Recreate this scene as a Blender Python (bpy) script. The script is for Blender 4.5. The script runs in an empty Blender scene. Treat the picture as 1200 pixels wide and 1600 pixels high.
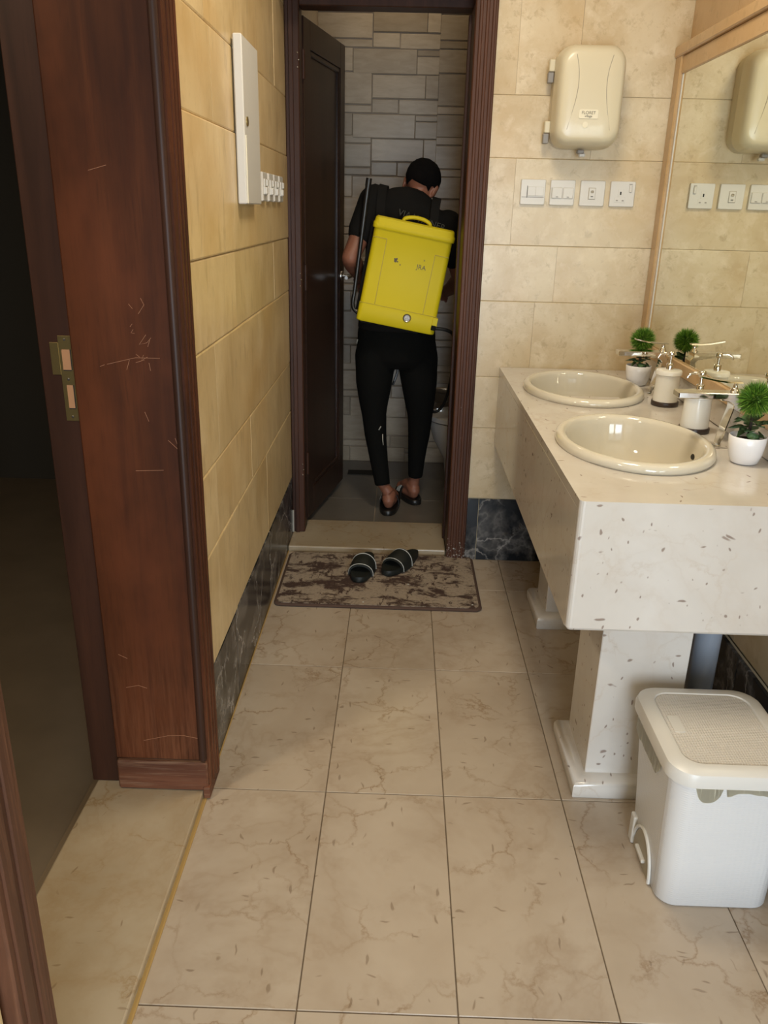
import bpy, bmesh, math, random
from mathutils import Vector, Matrix, Euler

random.seed(7)
S = bpy.context.scene
COL = S.collection
PI = math.pi

# ------------------------------------------------------------------ camera
CAM_H = 1.3952
pitch, yaw, roll = 0.359345, -0.014731, 0.024521
fwd = Vector((math.sin(yaw)*math.cos(pitch), math.cos(yaw)*math.cos(pitch), -math.sin(pitch)))
rt0 = Vector((math.cos(yaw), -math.sin(yaw), 0)); up0 = rt0.cross(fwd)
rt = math.cos(roll)*rt0 + math.sin(roll)*up0
up = -math.sin(roll)*rt0 + math.cos(roll)*up0
cd = bpy.data.cameras.new('camera'); cam = bpy.data.objects.new('camera', cd); COL.objects.link(cam)
cd.sensor_width = 36; cd.lens = 1261.98/1600*36; cd.clip_start = .02
cam.matrix_world = Matrix(((rt.x, up.x, -fwd.x, 0), (rt.y, up.y, -fwd.y, 0), (rt.z, up.z, -fwd.z, CAM_H), (0, 0, 0, 1)))
S.camera = cam

# ------------------------------------------------------------------ world, lights, exposure
S.view_settings.view_transform = 'Standard'; S.view_settings.look = 'None'
S.view_settings.exposure = 0.0; S.view_settings.gamma = 1; S.view_settings.use_curve_mapping = False
W = bpy.data.worlds.new('world'); S.world = W; W.use_nodes = True
W.node_tree.nodes['Background'].inputs[0].default_value = (.75, .88, 1, 1)
W.node_tree.nodes['Background'].inputs[1].default_value = 1.6

def area(name, loc, target, sx, sy, energy, color):
    l = bpy.data.lights.new(name, 'AREA'); l.shape = 'RECTANGLE'; l.size = sx; l.size_y = sy
    l.energy = energy; l.color = color
    o = bpy.data.objects.new(name, l); COL.objects.link(o); o.location = loc
    o.rotation_euler = (Vector(target)-Vector(loc)).to_track_quat('-Z', 'Y').to_euler()
    return o
# daylight entering by the entrance doorway behind the camera, and a warm ceiling lamp
area('daylight_entrance', (.42, -1.47, .95), (.47, 2, .75), 1.0, 1.7, 70, (.76, .88, 1))
area('ceiling_lamp_light', (.24, 1.95, 2.62), (.24, 1.95, 0), .4, .4, 20, (1, .88, .675))
area('toilet_fill_light', (-.05, 4.25, 2.62), (-.05, 4.25, 0), .2, .2, 1.5, (1, .84, .6))  # unseen fill, added so the upper toilet wall is brighter than the lower
area('side_room_fill_light', (-1.5, .55, 2.6), (-1.5, .55, 0), .3, .3, 24, (1, .84, .6))  # unseen fill, added to brighten the near floor of the side room

# ------------------------------------------------------------------ helpers
def box(bm, x0, x1, y0, y1, z0, z1, bev=0, seg=1, mat=None):
    b = bmesh.new()
    bmesh.ops.create_cube(b, size=1)
    for v in b.verts:
        v.co = Vector(((x0+x1)/2+v.co.x*(x1-x0), (y0+y1)/2+v.co.y*(y1-y0), (z0+z1)/2+v.co.z*(z1-z0)))
    if bev:
        bmesh.ops.bevel(b, geom=b.edges[:], offset=bev, segments=seg, affect='EDGES', profile=.5)
    merge(bm, b, mat)

def merge(bm, b, mat=None):
    if mat is not None: bmesh.ops.transform(b, matrix=mat, verts=b.verts[:])
    me = bpy.data.meshes.new('tmp'); b.to_mesh(me); b.free(); bm.from_mesh(me); bpy.data.meshes.remove(me)

def loft(bm, rings, close=True, caps=True):
    """rings: lists of points, same count"""
    vs = [[bm.verts.new(p) for p in r] for r in rings]
    n = len(vs[0])
    for a, b in zip(vs[:-1], vs[1:]):
        for i in range(n if close else n-1):
            j = (i+1) % n
            bm.faces.new((a[i], a[j], b[j], b[i]))
    if caps and close:
        bm.faces.new(list(reversed(vs[0]))); bm.faces.new(vs[-1])

def tube(bm, pts, rad, n=12, caps=True):
    pts = [Vector(p) for p in pts]
    rads = rad if isinstance(rad, (list, tuple)) else [rad]*len(pts)
    rings = []; ref = None
    for i, p in enumerate(pts):
        t = (pts[min(i+1, len(pts)-1)]-pts[max(i-1, 0)]).normalized()
        if ref is None:
            ref = Vector((1, 0, 0)) if abs(t.x) < .9 else Vector((0, 1, 0))
        u = (ref-t*ref.dot(t)).normalized(); w = t.cross(u); ref = u
        rings.append([p+(u*math.cos(2*PI*k/n)+w*math.sin(2*PI*k/n))*rads[i] for k in range(n)])
    loft(bm, rings, True, caps)

def curve_pts(ctrl, n=24):
    """Catmull-Rom through control points"""
    c = [Vector(p) for p in ctrl]; c = [c[0]*2-c[1]]+c+[c[-1]*2-c[-2]]
    out = []
    segs = len(c)-3
    for s in range(segs):
        p0, p1, p2, p3 = c[s:s+4]
        m = max(2, n//segs)
        for k in range(m):
            t = k/m
            out.append(.5*((2*p1)+(-p0+p2)*t+(2*p0-5*p1+4*p2-p3)*t*t+(-p0+3*p1-3*p2+p3)*t**3))
    out.append(c[-2]); return out

def lathe(bm, prof, c=(0, 0, 0), n=32, sx=1, sy=1, cap0=True, cap1=True):
    rings = [[Vector((c[0]+r*sx*math.cos(2*PI*k/n), c[1]+r*sy*math.sin(2*PI*k/n), c[2]+z)) for k in range(n)] for r, z in prof]
    vs = [[bm.verts.new(p) for p in r] for r in rings]
    for a, b in zip(vs[:-1], vs[1:]):
        for i in range(n):
            j = (i+1) % n; bm.faces.new((a[i], a[j], b[j], b[i]))
    if cap0: bm.faces.new(list(reversed(vs[0])))
    if cap1: bm.faces.new(vs[-1])

def rrect(x0, x1, y0, y1, r, n=6):
    pts = []
    for cx, cy, a0 in ((x1-r, y1-r, 0), (x0+r, y1-r, PI/2), (x0+r, y0+r, PI), (x1-r, y0+r, 1.5*PI)):
        for k in range(n+1):
            a = a0+PI/2*k/n; pts.append((cx+r*math.cos(a), cy+r*math.sin(a)))
    return pts

def finish(bm):
    bmesh.ops.recalc_face_normals(bm, faces=bm.faces[:])

def obj(name, bm, mat, parent=None, smooth=0, kind=None, label=None):
    """link a bmesh as one mesh object; coordinates are world coordinates"""
    finish(bm)
    me = bpy.data.meshes.new(name); bm.to_mesh(me); bm.free()
    me.materials.append(mat)
    if smooth:
        for p in me.polygons: p.use_smooth = True
        if smooth < 180:
            try: me.set_sharp_from_angle(angle=math.radians(smooth))
            except Exception: pass
    o = bpy.data.objects.new(name, me); COL.objects.link(o)
    if parent is not None: adopt(o, parent)
    if kind: o['kind'] = kind
    if label: o['label'] = label
    return o

BASE = {}
def wmat(o):
    return BASE[o.name] if o.name in BASE else Matrix.Identity(4)
def adopt(o, parent):
    o.parent = parent; o.matrix_parent_inverse = wmat(parent).inverted()

def thing(name, label, cat, loc, group=None, rotz=0):
    o = bpy.data.objects.new(name, None); COL.objects.link(o)
    o.empty_display_size = .05
    o.location = loc; o.rotation_euler = (0, 0, rotz)
    BASE[o.name] = Matrix.Translation(loc) @ Matrix.Rotation(rotz, 4, 'Z')
    o['label'] = label; o['category'] = cat
    if group: o['group'] = group
    return o
def tag(o, label, cat, group=None):
    o['label'] = label; o['category'] = cat
    if group: o['group'] = group
    return o
def structure(o, label=None):
    o['kind'] = 'structure'
    if label: o['label'] = label
    return o
def struct_empty(name, label, loc=(0, 0, 0)):
    o = bpy.data.objects.new(name, None); COL.objects.link(o); o.location = loc
    BASE[o.name] = Matrix.Translation(loc)
    return structure(o, label)

def dup(root, loc, label):
    r = root.copy(); COL.objects.link(r); r.location = loc; r['label'] = label
    for ch in list(root.children):
        c = ch.copy(); COL.objects.link(c); c.parent = r; c.matrix_parent_inverse = ch.matrix_parent_inverse.copy()
        for g in list(ch.children):
            d = g.copy(); COL.objects.link(d); d.parent = c; d.matrix_parent_inverse = g.matrix_parent_inverse.copy()
    return r

def text_mesh(name, body, size, matrix, mat, parent, extrude=.0006, align='CENTER'):
    cu = bpy.data.curves.new(name, 'FONT'); cu.body = body; cu.size = size; cu.extrude = extrude
    cu.align_x = align; cu.align_y = 'CENTER'
    t = bpy.data.objects.new('tmp_text', cu)
    COL.objects.link(t)
    dg = bpy.context.evaluated_depsgraph_get()
    me = bpy.data.meshes.new_from_object(t.evaluated_get(dg))
    bpy.data.objects.remove(t); bpy.data.curves.remove(cu)
    me.transform(matrix); me.name = name
    me.materials.clear(); me.materials.append(mat)
    o = bpy.data.objects.new(name, me); COL.objects.link(o); adopt(o, parent)
    return o

def remeshed(bm, voxel, smooth_it=4, factor=.5):
    """voxel union of closed overlapping shapes -> one continuous mesh, returned as bmesh"""
    finish(bm)
    me = bpy.data.meshes.new('tmp'); bm.to_mesh(me); bm.free()
    t = bpy.data.objects.new('tmp', me); COL.objects.link(t)
    m = t.modifiers.new('r', 'REMESH'); m.mode = 'VOXEL'; m.voxel_size = voxel; m.adaptivity = 0
    s = t.modifiers.new('s', 'SMOOTH'); s.iterations = smooth_it; s.factor = factor
    dg = bpy.context.evaluated_depsgraph_get()
    me2 = bpy.data.meshes.new_from_object(t.evaluated_get(dg))
    bpy.data.objects.remove(t); bpy.data.meshes.remove(me)
    out = bmesh.new(); out.from_mesh(me2); bpy.data.meshes.remove(me2)
    return out

# ------------------------------------------------------------------ materials
class N:
    def __init__(s, name):
        s.m = bpy.data.materials.new(name); s.m.use_nodes = True
        s.t = s.m.node_tree; s.p = s.t.nodes['Principled BSDF']
    def new(s, typ, **kw):
        n = s.t.nodes.new(typ)
        for k, v in kw.items(): setattr(n, k, v)
        return n
    def link(s, a, b): s.t.links.new(a, b)
    def val(s, sock, v):
        if hasattr(v, 'is_output'): s.link(v, sock)
        else: sock.default_value = v
    def math(s, op, a, b=0.0, c=None, clamp=False):
        n = s.new('ShaderNodeMath', operation=op, use_clamp=clamp)
        s.val(n.inputs[0], a); s.val(n.inputs[1], b)
        if c is not None: s.val(n.inputs[2], c)
        return n.outputs[0]
    def vmath(s, op, a, b):
        n = s.new('ShaderNodeVectorMath', operation=op); s.val(n.inputs[0], a); s.val(n.inputs[1], b)
        return n.outputs[0]
    def pos(s, scale=(1, 1, 1), rnd=0.0, rot=None):
        g = s.new('ShaderNodeNewGeometry').outputs['Position']
        if rnd:
            r = s.new('ShaderNodeObjectInfo').outputs['Random']
            c = s.new('ShaderNodeCombineXYZ')
            s.val(c.inputs[0], s.math('MULTIPLY', r, rnd)); s.val(c.inputs[1], s.math('MULTIPLY', r, rnd*1.7)); s.val(c.inputs[2], s.math('MULTIPLY', r, rnd*.6))
            g = s.vmath('ADD', g, c.outputs[0])
        mp = s.new('ShaderNodeMapping'); s.link(g, mp.inputs[0]); mp.inputs['Scale'].default_value = scale
        if rot: mp.inputs['Rotation'].default_value = rot
        return mp.outputs[0]
    def noise(s, vec, scale, detail=3, rough=.55, dist=0):
        n = s.new('ShaderNodeTexNoise'); s.link(vec, n.inputs['Vector'])
        n.inputs['Scale'].default_value = scale; n.inputs['Detail'].default_value = detail
        n.inputs['Roughness'].default_value = rough; n.inputs['Distortion'].default_value = dist
        return n.outputs[0]
    def ramp(s, fac, stops, interp='LINEAR'):
        n = s.new('ShaderNodeValToRGB'); s.link(fac, n.inputs[0]); n.color_ramp.interpolation = interp
        e = n.color_ramp.elements
        while len(e) < len(stops): e.new(.5)
        for el, (p, c) in zip(e, stops):
            el.position = p; el.color = (c, c, c, 1) if isinstance(c, (int, float)) else (*c, 1)
        return n.outputs[0]
    def mix(s, fac, a, b, mode='MIX'):
        n = s.new('ShaderNodeMix', data_type='RGBA', blend_type=mode)
        s.val(n.inputs[0], fac)
        for sock, v in ((n.inputs[6], a), (n.inputs[7], b)):
            if hasattr(v, 'is_output'): s.link(v, sock)
            else: sock.default_value = (*v, 1)
        return n.outputs[2]
    def bump(s, h, strength=.3, dist=.002):
        n = s.new('ShaderNodeBump'); s.link(h, n.inputs['Height'])
        n.inputs['Strength'].default_value = strength; n.inputs['Distance'].default_value = dist
        s.link(n.outputs[0], s.p.inputs['Normal'])
    def out(s, color=None, rough=None, metal=None, spec=None):
        for k, v in (('Base Color', color), ('Roughness', rough), ('Metallic', metal), ('Specular IOR Level', spec)):
            if v is None: continue
            sock = s.p.inputs[k]
            if hasattr(v, 'is_output'): s.link(v, sock)
            elif isinstance(v, tuple): sock.default_value = (*v, 1)
            else: sock.default_value = v
        return s.m

def plain(name, color, rough=.5, metal=0, spec=.5):
    return N(name).out(color, rough, metal, spec)

def stone_mat(name, base, dark, light, rough=.3, rnd=8, zs=1):
    n = N(name); p = n.pos(rnd=rnd)
    a = n.noise(p, 5, 5, .6, .6); b = n.noise(p, 55, 4, .65); c = n.noise(n.pos((1, 1, zs), rnd), 14, 5, .65, .3)
    col = n.mix(n.ramp(a, [(.30, .05), (.62, 1)]), dark, base)
    col = n.mix(n.ramp(c, [(.5, 0), (.75, .8)]), col, light)
    col = n.mix(n.ramp(b, [(.56, 0), (.74, .42)]), col, dark)
    col = n.mix(n.ramp(n.noise(n.pos((1, 1, zs), rnd), 26, 4, .7, .3), [(.56, 0), (.68, .6)]), col, tuple(k*.8 for k in dark))
    # slow brownish stains
    d = n.noise(p, 2.3, 3, .5); col = n.mix(n.ramp(d, [(.52, 0), (.75, .6)]), col, tuple(x*k for x, k in zip(dark, (1.0, .86, .62))))
    r = n.new('ShaderNodeObjectInfo').outputs['Random']
    col = n.mix(1, col, n.ramp(r, [(0, (.90, .885, .85)), (1, (1.04, 1.03, 1.02))]), 'MULTIPLY')
    n.bump(b, .12, .001)
    return n.out(col, rough, 0, .45)

def marble_mat(name, base, light, vein, fleck, rough=.18, vein_amt=.6, fleck_amt=.8, rnd=0.0, fscale=26, spec=.5, mask=(.44, .64), smudge=.6):
    n = N(name); p = n.pos(rnd=rnd)
    a = n.noise(p, 3.2, 4, .55, .3)
    col = n.mix(n.ramp(a, [(.32, 0), (.66, 1)]), base, light)
    wp = n.new('ShaderNodeTexNoise'); n.link(p, wp.inputs['Vector']); wp.inputs['Scale'].default_value = 7; wp.inputs['Detail'].default_value = 6; wp.inputs['Roughness'].default_value = .62
    q = n.vmath('ADD', p, n.vmath('MULTIPLY', n.vmath('SUBTRACT', wp.outputs[1], (.5, .5, .5)), (.20, .20, .20)))
    ve = n.new('ShaderNodeTexVoronoi', feature='DISTANCE_TO_EDGE'); n.link(q, ve.inputs['Vector']); ve.inputs['Scale'].default_value = 5.5
    ridge = n.math('MULTIPLY', ve.outputs['Distance'], .42)
    br = n.ramp(n.noise(p, 5.5, 3), [(mask[0], 0), (mask[1], 1)])
    k = n.math('MULTIPLY', n.ramp(ridge, [(0, 1), (.005, .5), (.016, 0)]), br)
    col = n.mix(n.math('MULTIPLY', k, vein_amt), col, vein)
    v2 = n.noise(p, 1.7, 6, .62, .35)
    k2 = n.ramp(n.math('ABSOLUTE', n.math('SUBTRACT', v2, .52)), [(0, .6), (.012, .3), (.05, 0)])
    sm = n.ramp(n.noise(p, 7, 5, .65, .2), [(.54, 0), (.70, .5)]); col = n.mix(n.math('MULTIPLY', sm, vein_amt), col, tuple(smudge*x+(1-smudge)*y for x, y in zip(vein, base)))
    col = n.mix(n.math('MULTIPLY', k2, vein_amt*.55), col, vein)
    # elongated fossil flecks with their own direction per cell
    warp = n.new('ShaderNodeTexNoise'); n.link(p, warp.inputs['Vector']); warp.inputs['Scale'].default_value = 14
    wv = n.vmath('ADD', p, n.vmath('MULTIPLY', n.vmath('SUBTRACT', warp.outputs[1], (.5, .5, .5)), (.05, .05, .05)))
    tot = None
    for rot, sc in (((.5, .4, .6), (1, .22, .5)), ((.9, -.7, -.5), (.25, 1, .6))):
        mp = n.new('ShaderNodeMapping'); n.link(wv, mp.inputs[0]); mp.inputs['Rotation'].default_value = rot; mp.inputs['Scale'].default_value = sc
        vo = n.new('ShaderNodeTexVoronoi'); n.link(mp.outputs[0], vo.inputs['Vector']); vo.inputs['Scale'].default_value = fscale
        d = n.ramp(vo.outputs['Distance'], [(.10, 1), (.17, 0)])
        sx = n.new('ShaderNodeSeparateColor'); n.link(vo.outputs['Color'], sx.inputs[0])
        g = n.ramp(sx.outputs[0], [(.62, 0), (.70, 1)])
        f = n.math('MULTIPLY', d, g); tot = f if tot is None else n.math('MAXIMUM', tot, f)
    col = n.mix(n.math('MULTIPLY', tot, fleck_amt), col, fleck)
    if rnd:
        r = n.new('ShaderNodeObjectInfo').outputs['Random']
        col = n.mix(1, col, n.ramp(r, [(0, (.93, .92, .90)), (1, (1.03, 1.03, 1.03))]), 'MULTIPLY')
    n.bump(n.noise(p, 40, 3), .03, .001)
    return n.out(col, rough, 0, spec)

def wood_mat(name, c0, c1, c2, rough=.32, grain='z', rnd=0, chips=None, wear=None, spec=.5):
    n = N(name)
    sc = {'z': (1, 1, .06), 'y': (1, .06, 1), 'x': (.06, 1, 1)}[grain]
    p = n.pos(sc, rnd)
    a = n.noise(p, 60, 5, .65, .6); b = n.noise(p, 14, 3, .5, 1.2); f = n.noise(p, 220, 3, .6)
    col = n.mix(n.ramp(b, [(.3, 0), (.7, 1)]), c0, c1)
    col = n.mix(n.ramp(a, [(.5, 0), (.72, .7)]), col, c2)
    col = n.mix(n.ramp(f, [(.52, 0), (.75, .5)]), col, c0)
    if chips:
        q = n.pos(); z = n.new('ShaderNodeSeparateXYZ'); n.link(q, z.inputs[0])
        lo = n.math('SUBTRACT', 1, n.math('DIVIDE', z.outputs[2], chips, clamp=True), clamp=True)
        s = n.noise(q, 120, 4, .7)
        th = n.math('SUBTRACT', .72, n.math('MULTIPLY', lo, .17))
        msk = n.math('GREATER_THAN', s, th)
        col = n.mix(msk, col, (.42, .39, .34))
    if wear:
        z = n.new('ShaderNodeSeparateXYZ'); n.link(n.pos(), z.inputs[0])
        lo = n.math('POWER', n.math('SUBTRACT', 1, n.math('DIVIDE', z.outputs[2], wear, clamp=True), clamp=True), 1.5)
        k = n.math('MULTIPLY', lo, n.ramp(n.noise(n.pos((1, 1, .05)), 130, 5, .7), [(.38, 0), (.62, 1)]))
        col = n.mix(n.math('MULTIPLY', k, .75), col, (.22, .085, .04))
        q = n.ramp(n.noise(n.pos((1, 1, .5)), 5, 4, .6), [(.45, 0), (.70, .7)]); col = n.mix(q, col, (.125, .036, .014))
    n.bump(a, .18, .001)
    return n.out(col, rough, 0, spec)

M = {}
M['stone'] = stone_mat('honed_limestone', (.645, .545, .38), (.52, .40, .235), (.74, .645, .49))
M['stone_left'] = stone_mat('honed_limestone_grained', (.66, .505, .28), (.52, .375, .185), (.72, .57, .35), .36, 8, .22)
M['grout'] = plain('cream_grout', (.55, .45, .29), .8)
M['floor_grout'] = plain('dark_floor_joint', (.16, .115, .07), .8)
M['yellow_grout'] = plain('yellow_grout', (.36, .225, .07), .8)
M['floor'] = marble_mat('cream_floor_marble', (.385, .31, .235), (.455, .38, .30), (.25, .165, .095), (.16, .105, .065), .25, .8, .55, 9, 52)
M['sill'] = marble_mat('cream_sill_marble', (.33, .26, .17), (.41, .335, .235), (.30, .20, .10), (.2, .13, .07), .25, .95, .6, 5, 52)
M['vanity'] = marble_mat('white_vanity_marble', (.54, .50, .45), (.61, .575, .53), (.50, .43, .36), (.20, .14, .11), .12, .8, .8, 0, 62)
M['black'] = marble_mat('black_veined_marble', (.006, .007, .009), (.013, .016, .020), (.75, .70, .65), (.16, .11, .07), .25, .5, .2, 6, 20, spec=.3, mask=(.40, .60), smudge=.06)
M['wood'] = wood_mat('dark_red_stained_wood', (.032, .011, .006), (.088, .027, .010), (.055, .016, .007), .42, wear=.55, spec=.18)
M['wood_dark'] = wood_mat('dark_brown_frame_wood', (.030, .013, .008), (.065, .026, .015), (.045, .018, .011), .45, spec=.25)
M['wood_leaf'] = wood_mat('dark_door_leaf_wood', (.022, .011, .008), (.040, .019, .013), (.028, .013, .009), .3)
M['wood_casing'] = wood_mat('reddish_casing_wood', (.050, .019, .010), (.105, .040, .020), (.055, .02, .011), .5, chips=.16, spec=.25)
M['wood_worn'] = wood_mat('worn_bare_wood', (.050, .016, .009), (.17, .065, .032), (.30, .19, .12), .6, 'x', spec=.25)
M['wood_near'] = wood_mat('scuffed_near_casing_wood', (.050, .020, .011), (.105, .042, .021), (.17, .075, .04), .5, spec=.3)
M['side_room_shade'] = plain('dark_room_shade', (.050, .044, .034), .8)  # darkness of the unlit side room put into its wall colour
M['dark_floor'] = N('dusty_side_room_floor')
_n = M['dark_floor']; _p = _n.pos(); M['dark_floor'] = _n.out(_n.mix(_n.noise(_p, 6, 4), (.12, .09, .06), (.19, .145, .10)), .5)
M['plaster'] = plain('cream_plaster', (.62, .52, .36), .85)
M['ceiling'] = plain('ceiling_paint', (.75, .68, .55), .9)
M['white'] = plain('white_plastic', (.60, .58, .54), .32)
M['cream'] = plain('cream_enamel', (.62, .555, .40), .28)
M['cream_label'] = plain('pale_label', (.74, .68, .52), .4)
M['gray_plastic'] = plain('grey_plastic', (.24, .22, .20), .4)
M['ink'] = plain('grey_print', (.10, .08, .05), .6)
M['hole'] = plain('dark_slot', (.012, .010, .008), .7)
M['shade_line'] = plain('grey_groove', (.36, .32, .25), .6)
M['chrome'] = plain('polished_chrome', (.78, .76, .72), .07, 1)
M['steel'] = plain('brushed_steel', (.55, .53, .50), .3, 1)
M['brass'] = plain('aged_brass', (.34, .25, .10), .38, .9)
M['raw_wood'] = plain('raw_wood_pocket', (.42, .21, .10), .8)
M['porcelain'] = plain('ivory_porcelain', (.62, .575, .475), .06, 0, .6)
M['toilet_white'] = plain('white_porcelain', (.55, .52, .48), .12)
M['pot'] = plain('white_glazed_pot', (.80, .79, .80), .22)
M['frost'] = plain('frosted_white_glass', (.72, .70, .64), .18)
M['black_plastic'] = plain('black_plastic', (.012, .011, .010), .35)
M['webbing'] = plain('black_webbing', (.010, .009, .008), .9, 0, .15)
M['dial'] = plain('pale_dial', (.45, .44, .42), .35)
M['rubber'] = plain('black_rubber', (.014, .013, .012), .5)
M['dark_base'] = plain('dark_bronze_base', (.035, .022, .018), .3)
M['soil'] = plain('dark_soil', (.02, .014, .008), .9)
M['pipe'] = plain('grey_blue_pvc', (.27, .30, .35), .35)
M['bag'] = N('pale_yellow_bin_liner').out((.84, .80, .64), .3)
M['beige_trim'] = stone_mat('beige_stone_trim', (.54, .37, .20), (.46, .30, .145), (.60, .43, .25), .3, 0)
M['yellow'] = plain('yellow_plastic', (.64, .515, .010), .5, 0, .22)
M['yellow_line'] = plain('moulded_seam', (.42, .31, .01), .5)
M['skin'] = N('brown_skin'); _n = M['skin']; M['skin'] = _n.out(_n.mix(_n.noise(_n.pos(), 18, 3), (.20, .075, .042), (.28, .115, .068)), .5)
M['hair'] = plain('black_hair', (.006, .005, .005), .6)
M['shirt'] = N('black_cotton'); _n = M['shirt']; _q = _n.noise(_n.pos(), 260, 2); _n.bump(_q, .2, .001); M['shirt'] = _n.out((.009, .008, .007), .9, 0, .15)
M['trouser'] = N('black_trouser_cloth'); _n = M['trouser']; _n.bump(_n.noise(_n.pos(), 30, 4), .4, .006); M['trouser'] = _n.out((.0045, .0045, .004), .9, 0, .12)
M['pale_mark'] = plain('pale_scuff', (.36, .34, .29), .8)
M['print'] = plain('faded_shirt_print', (.05, .05, .042), .9)
M['eye'] = plain('eye_white', (.6, .55, .5), .3)
M['slide'] = plain('dark_green_black_rubber', (.010, .012, .010), .55)
M['piping'] = plain('pale_piping', (.5, .5, .46), .6)
M['scratch'] = plain('bare_scratch', (.36, .17, .09), .7)

n = N('cropped_black_hair'); n.bump(n.noise(n.pos(), 240, 3, .7), 1, .004); M['hair'] = n.out((.006, .005, .005), 1, 0, .08)
n = N('mirror_silver'); M['mirror'] = n.out((.86, .87, .76), .015, 1)
# woven lid, ribbed body of the bin
n = N('woven_white_plastic'); p = n.pos()
w1 = n.new('ShaderNodeTexWave', wave_type='BANDS', bands_direction='X'); n.link(p, w1.inputs[0]); w1.inputs['Scale'].default_value = 55
w2 = n.new('ShaderNodeTexWave', wave_type='BANDS', bands_direction='Y'); n.link(p, w2.inputs[0]); w2.inputs['Scale'].default_value = 55
n.bump(n.math('MULTIPLY', w1.outputs[1], w2.outputs[1]), .8, .0015); M['weave'] = n.out((.58, .54, .49), .4)
n = N('ribbed_white_plastic'); p = n.pos()
w1 = n.new('ShaderNodeTexWave', wave_type='BANDS', bands_direction='DIAGONAL'); n.link(n.pos((1, 1, 0)), w1.inputs[0]); w1.inputs['Scale'].default_value = 60
w2 = n.new('ShaderNodeTexWave', wave_type='BANDS', bands_direction='Z'); n.link(p, w2.inputs[0]); w2.inputs['Scale'].default_value = 60
n.bump(n.math('MULTIPLY', w1.outputs[1], w2.outputs[1]), .35, .001); M['bin'] = n.out((.60, .595, .59), .35)
# distressed bath mat
n = N('distressed_mat_pile'); p = n.pos()
a = n.noise(n.pos((1, 2.0, 1)), 9, 7, .72, .3); b = n.noise(n.pos((2.4, 1, 1)), 12, 7, .74, .2); big = n.noise(p, 3.2, 2)
bo = n.math('MULTIPLY', n.math('SUBTRACT', big, .5), .22)
k = n.math('MAXIMUM', n.ramp(n.math('ADD', a, bo), [(.485, 0), (.56, 1)]), n.ramp(n.math('ADD', b, bo), [(.55, 0), (.60, 1)]))
col = n.mix(k, (.33, .265, .20), (.050, .025, .017))
col = n.mix(n.ramp(n.noise(p, 90, 3, .7), [(.5, 0), (.75, .6)]), col, (.13, .08, .055))
n.bump(n.noise(p, 500, 2), .6, .003); M['mat'] = n.out(col, .95)
M['mat_edge'] = plain('brown_mat_edge', (.075, .042, .030), .9)
# toilet wall tile, floor
n = N('beige_brown_tile'); p = n.pos((1, 1, 4), 7)
a = n.noise(p, 10, 5, .6, .5); r = n.new('ShaderNodeObjectInfo').outputs['Random']
col = n.mix(n.ramp(a, [(.3, 0), (.7, 1)]), (.37, .285, .19), (.47, .375, .265))
col = n.mix(1, col, n.ramp(r, [(0, (.72, .70, .66)), (.5, (1, 1, 1)), (1, (1.12, 1.12, 1.12))]), 'MULTIPLY')
M['wc_tile'] = n.out(col, .3)
n = N('grey_floor_tile'); M['wc_floor'] = n.out(n.mix(n.noise(n.pos(), 9, 4), (.115, .10, .085), (.165, .145, .12)), .35)
M['wc_joint'] = plain('dark_tile_joint', (.36, .29, .22), .8)
# foliage
n = N('grass_ball_green'); r = n.new('ShaderNodeNewGeometry').outputs['Random Per Island']
M['needle'] = n.out(n.ramp(r, [(0, (.035, .10, .010)), (.6, (.10, .24, .02)), (1, (.26, .42, .05))]), .5)
n = N('ivy_leaf_green'); M['leaf'] = n.out(n.mix(n.noise(n.pos(), 60, 3), (.09, .19, .06), (.22, .36, .16)), .45)

# ================================================================== SETTING
XL, XR, YB = -.458, .93, 3.17        # room faces of left wall, mirror plane, back wall
ZC = 2.7

# ---- floor
fl = bmesh.new(); box(fl, XL-.3, 1.1, -1.62, 3.6, -.06, -.0045)
floor = structure(obj('floor', fl, M['floor_grout']), 'cream marble floor of long rectangular tiles with thin brown veins')
X0, Y0, TW, TL = -.1556, 1.6736, .3, .6
def tile_mesh(w, l, name, mat, h=.006, bev=.0012):
    b = bmesh.new(); box(b, -w/2, w/2, -l/2, l/2, -h, 0, bev); finish(b)
    me = bpy.data.meshes.new(name); b.to_mesh(me); b.free(); me.materials.append(mat); return me
cache = {}
for j in range(-6, 4):
    for i in range(-2, 5):
        x0, x1 = max(X0+TW*(i-1), XL-.005), min(X0+TW*i, .955)
        y0, y1 = Y0+TL*(j-1), min(Y0+TL*j, 3.2)
        if x1-x0 < .02 or y1-y0 < .02: continue
        key = (round(x1-x0, 3), round(y1-y0, 3))
        if key not in cache: cache[key] = tile_mesh(x1-x0-.0022, y1-y0-.0022, 'floor_tile', M['floor'])
        o = bpy.data.objects.new('tile', cache[key]); COL.objects.link(o)
        o.location = ((x0+x1)/2, (y0+y1)/2, random.uniform(-.0006, 0)); adopt(o, floor)

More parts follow.
